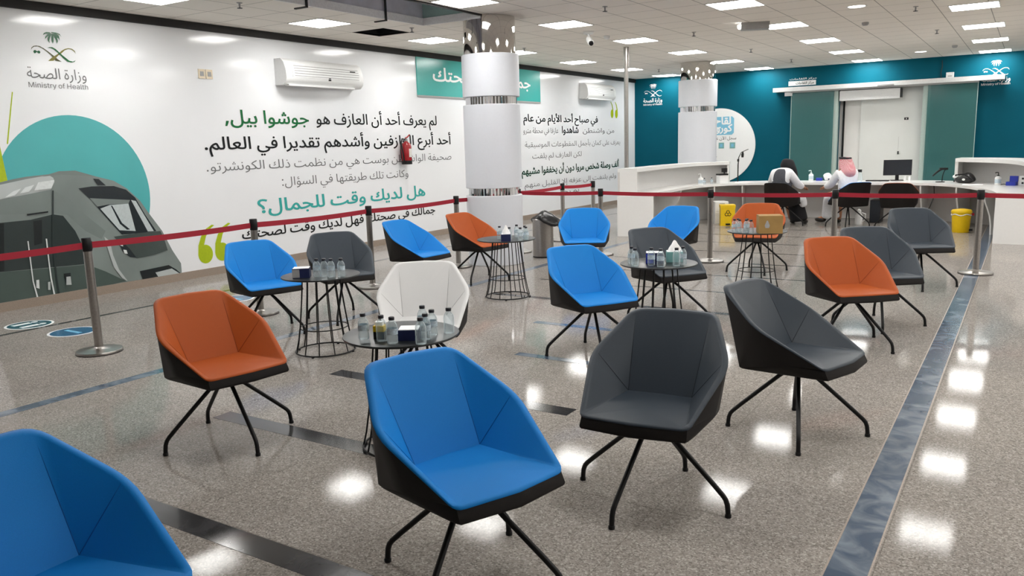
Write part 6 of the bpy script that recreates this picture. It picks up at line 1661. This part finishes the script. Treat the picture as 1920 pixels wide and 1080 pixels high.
def body(parent, pel, chest, neck, head, face, sh, el, wr, hip, kn, an, toe):
    face = Vector(face).normalized()
    s = Vector((0, 0, 1)).cross(face).normalized()      # towards the person's left
    V, E_, Rr = [], [], []

    def add(p, r, link=None):
        V.append(tuple(p))
        Rr.append(r if isinstance(r, tuple) else (r, r))
        if link is not None:
            E_.append((link, len(V) - 1))
        return len(V) - 1
    p = add(pel, (0.135, 0.11))
    mid = add(Vector(pel).lerp(Vector(chest), 0.5), (0.135, 0.105), p)
    ch = add(chest, (0.135, 0.10), mid)
    nk = add(neck, 0.055, ch)
    hb = add(Vector(head) + Vector((0, 0, -0.07)) + face * 0.01, 0.07, nk)
    hm = add(head, 0.092, hb)
    add(Vector(head) + Vector((0, 0, 0.075)), 0.075, hm)
    add(Vector(head) + face * 0.105 + Vector((0, 0, -0.012)), 0.016, hm)      # nose
    for k in (0, 1):
        a = add(sh[k], 0.062, ch)
        b = add(el[k], 0.046, a)
        c = add(wr[k], 0.030, b)
        d = Vector(wr[k]) - Vector(el[k])
        sd = d.cross(Vector((0, 0, 1)))
        hand_chain(V, E_, Rr, c, d, sd * (1 if k else -1))
    for k in (0, 1):
        a = add(hip[k], 0.095, p)
        b = add(kn[k], 0.065, a)
        c = add(an[k], 0.042, b)
        add(toe[k], 0.035, c)
    bmh = obj('body', skin_mesh(V, E_, Rr, 1), M['skin'], parent)
    return bmh


def tube_skin(chain, radii, name, m, parent, extra=()):
    V = [tuple(p) for p in chain]
    E_ = [(i, i + 1) for i in range(len(V) - 1)]
    Rr = list(radii)
    for link, pts, rs in extra:
        prev = link
        for p, r in zip(pts, rs):
            V.append(tuple(p))
            Rr.append(r)
            E_.append((prev, len(V) - 1))
            prev = len(V) - 1
    return obj(name, skin_mesh(V, E_, Rr, 2), M[m], parent)


# woman: leans to her right hand, head turned a little right
W = thing('person', 'person in black headscarf, white coat and grey vest seated at the desk, back turned', 'person')
face = (0.45, 0.88, -0.1)
pel, chest, neck, head = (-3.87, 15.24, 0.56), (-3.83, 15.31, 0.90), (-3.79, 15.38, 1.04), (-3.76, 15.43, 1.14)
sh = [(-3.98, 15.35, 0.95), (-3.68, 15.27, 0.95)]
el = [(-4.09, 15.52, 0.74), (-3.58, 15.42, 0.75)]
wr = [(-4.02, 15.76, 0.77), (-3.53, 15.64, 0.69)]
hip = [(-3.97, 15.24, 0.53), (-3.78, 15.22, 0.53)]
kn = [(-3.86, 15.68, 0.54), (-3.60, 15.64, 0.54)]
an = [(-3.76, 15.72, 0.09), (-3.53, 15.62, 0.09)]
toe = [(-3.72, 15.86, 0.04), (-3.46, 15.74, 0.04)]
body(W, pel, chest, neck, head, face, sh, el, wr, hip, kn, an, toe)
tube_skin([pel, Vector(pel).lerp(Vector(chest), .5), chest, neck], [(0.17, 0.14), (0.165, 0.135), (0.178, 0.138), (0.09, 0.085)], 'coat', 'coat', W,
          [(2, [sh[k], el[k], Vector(el[k]).lerp(Vector(wr[k]), 0.9)], [0.098, 0.076, 0.058]) for k in (0, 1)])
tube_skin([(-3.74, 15.24, 0.52), (-3.62, 15.42, 0.52), (-3.53, 15.55, 0.48), (-3.48, 15.57, 0.32)], [0.13, 0.13, 0.10, 0.06], 'coat_tail', 'coat', W)
tube_skin([pel, Vector(pel).lerp(Vector(chest), .5), chest, Vector(chest).lerp(Vector(neck), 0.7)], [(0.19, 0.16), (0.19, 0.158), (0.20, 0.16), (0.12, 0.11)], 'vest', 'vest', W,
          [(2, [Vector(chest).lerp(Vector(sh[k]), 0.72)], [0.118]) for k in (0, 1)])
tube_skin([(-3.86, 15.25, 0.52), (-3.74, 15.45, 0.52), (-3.68, 15.66, 0.50), (-3.64, 15.66, 0.28), (-3.60, 15.67, 0.12), (-3.59, 15.67, 0.03)], [(0.165, 0.12), (0.18, 0.12), (0.18, 0.12), (0.17, 0.14), (0.175, 0.16), (0.18, 0.16)], 'abaya_skirt', 'abaya', W)
tube_skin([(-3.76, 15.43, 1.225), (-3.765, 15.425, 1.155), (-3.78, 15.40, 1.07), (-3.80, 15.35, 0.99)], [(0.092, 0.098), (0.128, 0.132), (0.135, 0.135), (0.15, 0.125)], 'headscarf', 'abaya', W,
          [(2, [(-3.72, 15.48, 1.03), (-3.67, 15.50, 0.92), (-3.65, 15.50, 0.78)], [0.095, 0.085, 0.06])])
head_features(W, head, face)
for k in (0, 1):
    obj('shoe', ball(B(), Vector(an[k]).lerp(Vector(toe[k]), 0.6) + Vector((0, 0, -0.02)), 0.05, 0.12, 0.042, 14, 10), M['shoe'], W, smooth=60)

# man: seated half left, right forearm on the desk edge
Q = thing('person', 'person in white robe and red checked headscarf seated at the desk, looking left', 'person')
face = (-0.85, 0.52, -0.08)
pel, chest, neck, head = (-2.70, 15.36, 0.56), (-2.74, 15.42, 0.91), (-2.77, 15.45, 1.05), (-2.785, 15.46, 1.145)
sh = [(-2.87, 15.33, 0.95), (-2.64, 15.54, 0.95)]
el = [(-3.01, 15.46, 0.74), (-2.80, 15.80, 0.78)]
wr = [(-3.15, 15.66, 0.69), (-3.02, 15.96, 0.79)]
hip = [(-2.79, 15.32, 0.53), (-2.64, 15.46, 0.53)]
kn = [(-3.10, 15.66, 0.55), (-2.92, 15.82, 0.55)]
an = [(-3.20, 16.04, 0.10), (-2.94, 16.02, 0.09)]
toe = [(-3.36, 16.14, 0.05), (-3.02, 16.18, 0.045)]
body(Q, pel, chest, neck, head, face, sh, el, wr, hip, kn, an, toe)
tube_skin([pel, Vector(pel).lerp(Vector(chest), .5), chest, neck], [(0.165, 0.145), (0.165, 0.135), (0.168, 0.135), (0.09, 0.085)], 'robe', 'coat', Q,
          [(2, [sh[k], el[k], Vector(el[k]).lerp(Vector(wr[k]), 0.85)], [0.085, 0.075, 0.058]) for k in (0, 1)])
tube_skin([(-2.72, 15.38, 0.53), (-2.90, 15.58, 0.53), (-3.03, 15.74, 0.52), (-3.07, 15.90, 0.34), (-3.08, 15.98, 0.18), (-3.08, 16.0, 0.08)], [(0.16, 0.12), (0.18, 0.12), (0.18, 0.11), (0.165, 0.12), (0.19, 0.14), (0.20, 0.14)], 'robe_skirt', 'coat', Q)
tube_skin([(-2.785, 15.46, 1.235), (-2.775, 15.462, 1.16), (-2.755, 15.46, 1.07), (-2.72, 15.45, 0.97), (-2.69, 15.44, 0.84)], [(0.09, 0.095), (0.122, 0.128), (0.132, 0.14), (0.185, 0.15), (0.16, 0.11)], 'headscarf', 'shemagh', Q)
obj('head_rope', tube(B(), [(-2.782 + 0.096 * math.cos(a), 15.46 + 0.096 * math.sin(a), 1.216 - 0.006 * math.cos(a)) for a in [2 * PI * i / 24 for i in range(24)]], 0.015, 8, True), M['abaya'], Q, smooth=60)
head_features(Q, head, face)
for k in (0, 1):
    bm = ball(B(), (0, 0, 0), 0.05, 0.135, 0.045, 14, 10)
    a, b = Vector(an[k]), Vector(toe[k])
    d = b - a
    bmesh.ops.rotate(bm, verts=bm.verts, matrix=Matrix.Rotation(math.atan2(-d.x, d.y), 3, 'Z'))
    bmesh.ops.translate(bm, verts=bm.verts, vec=a.lerp(b, 0.6) + Vector((0, 0, -0.025)))
    obj('shoe', bm, M['shoe'], Q, smooth=60)
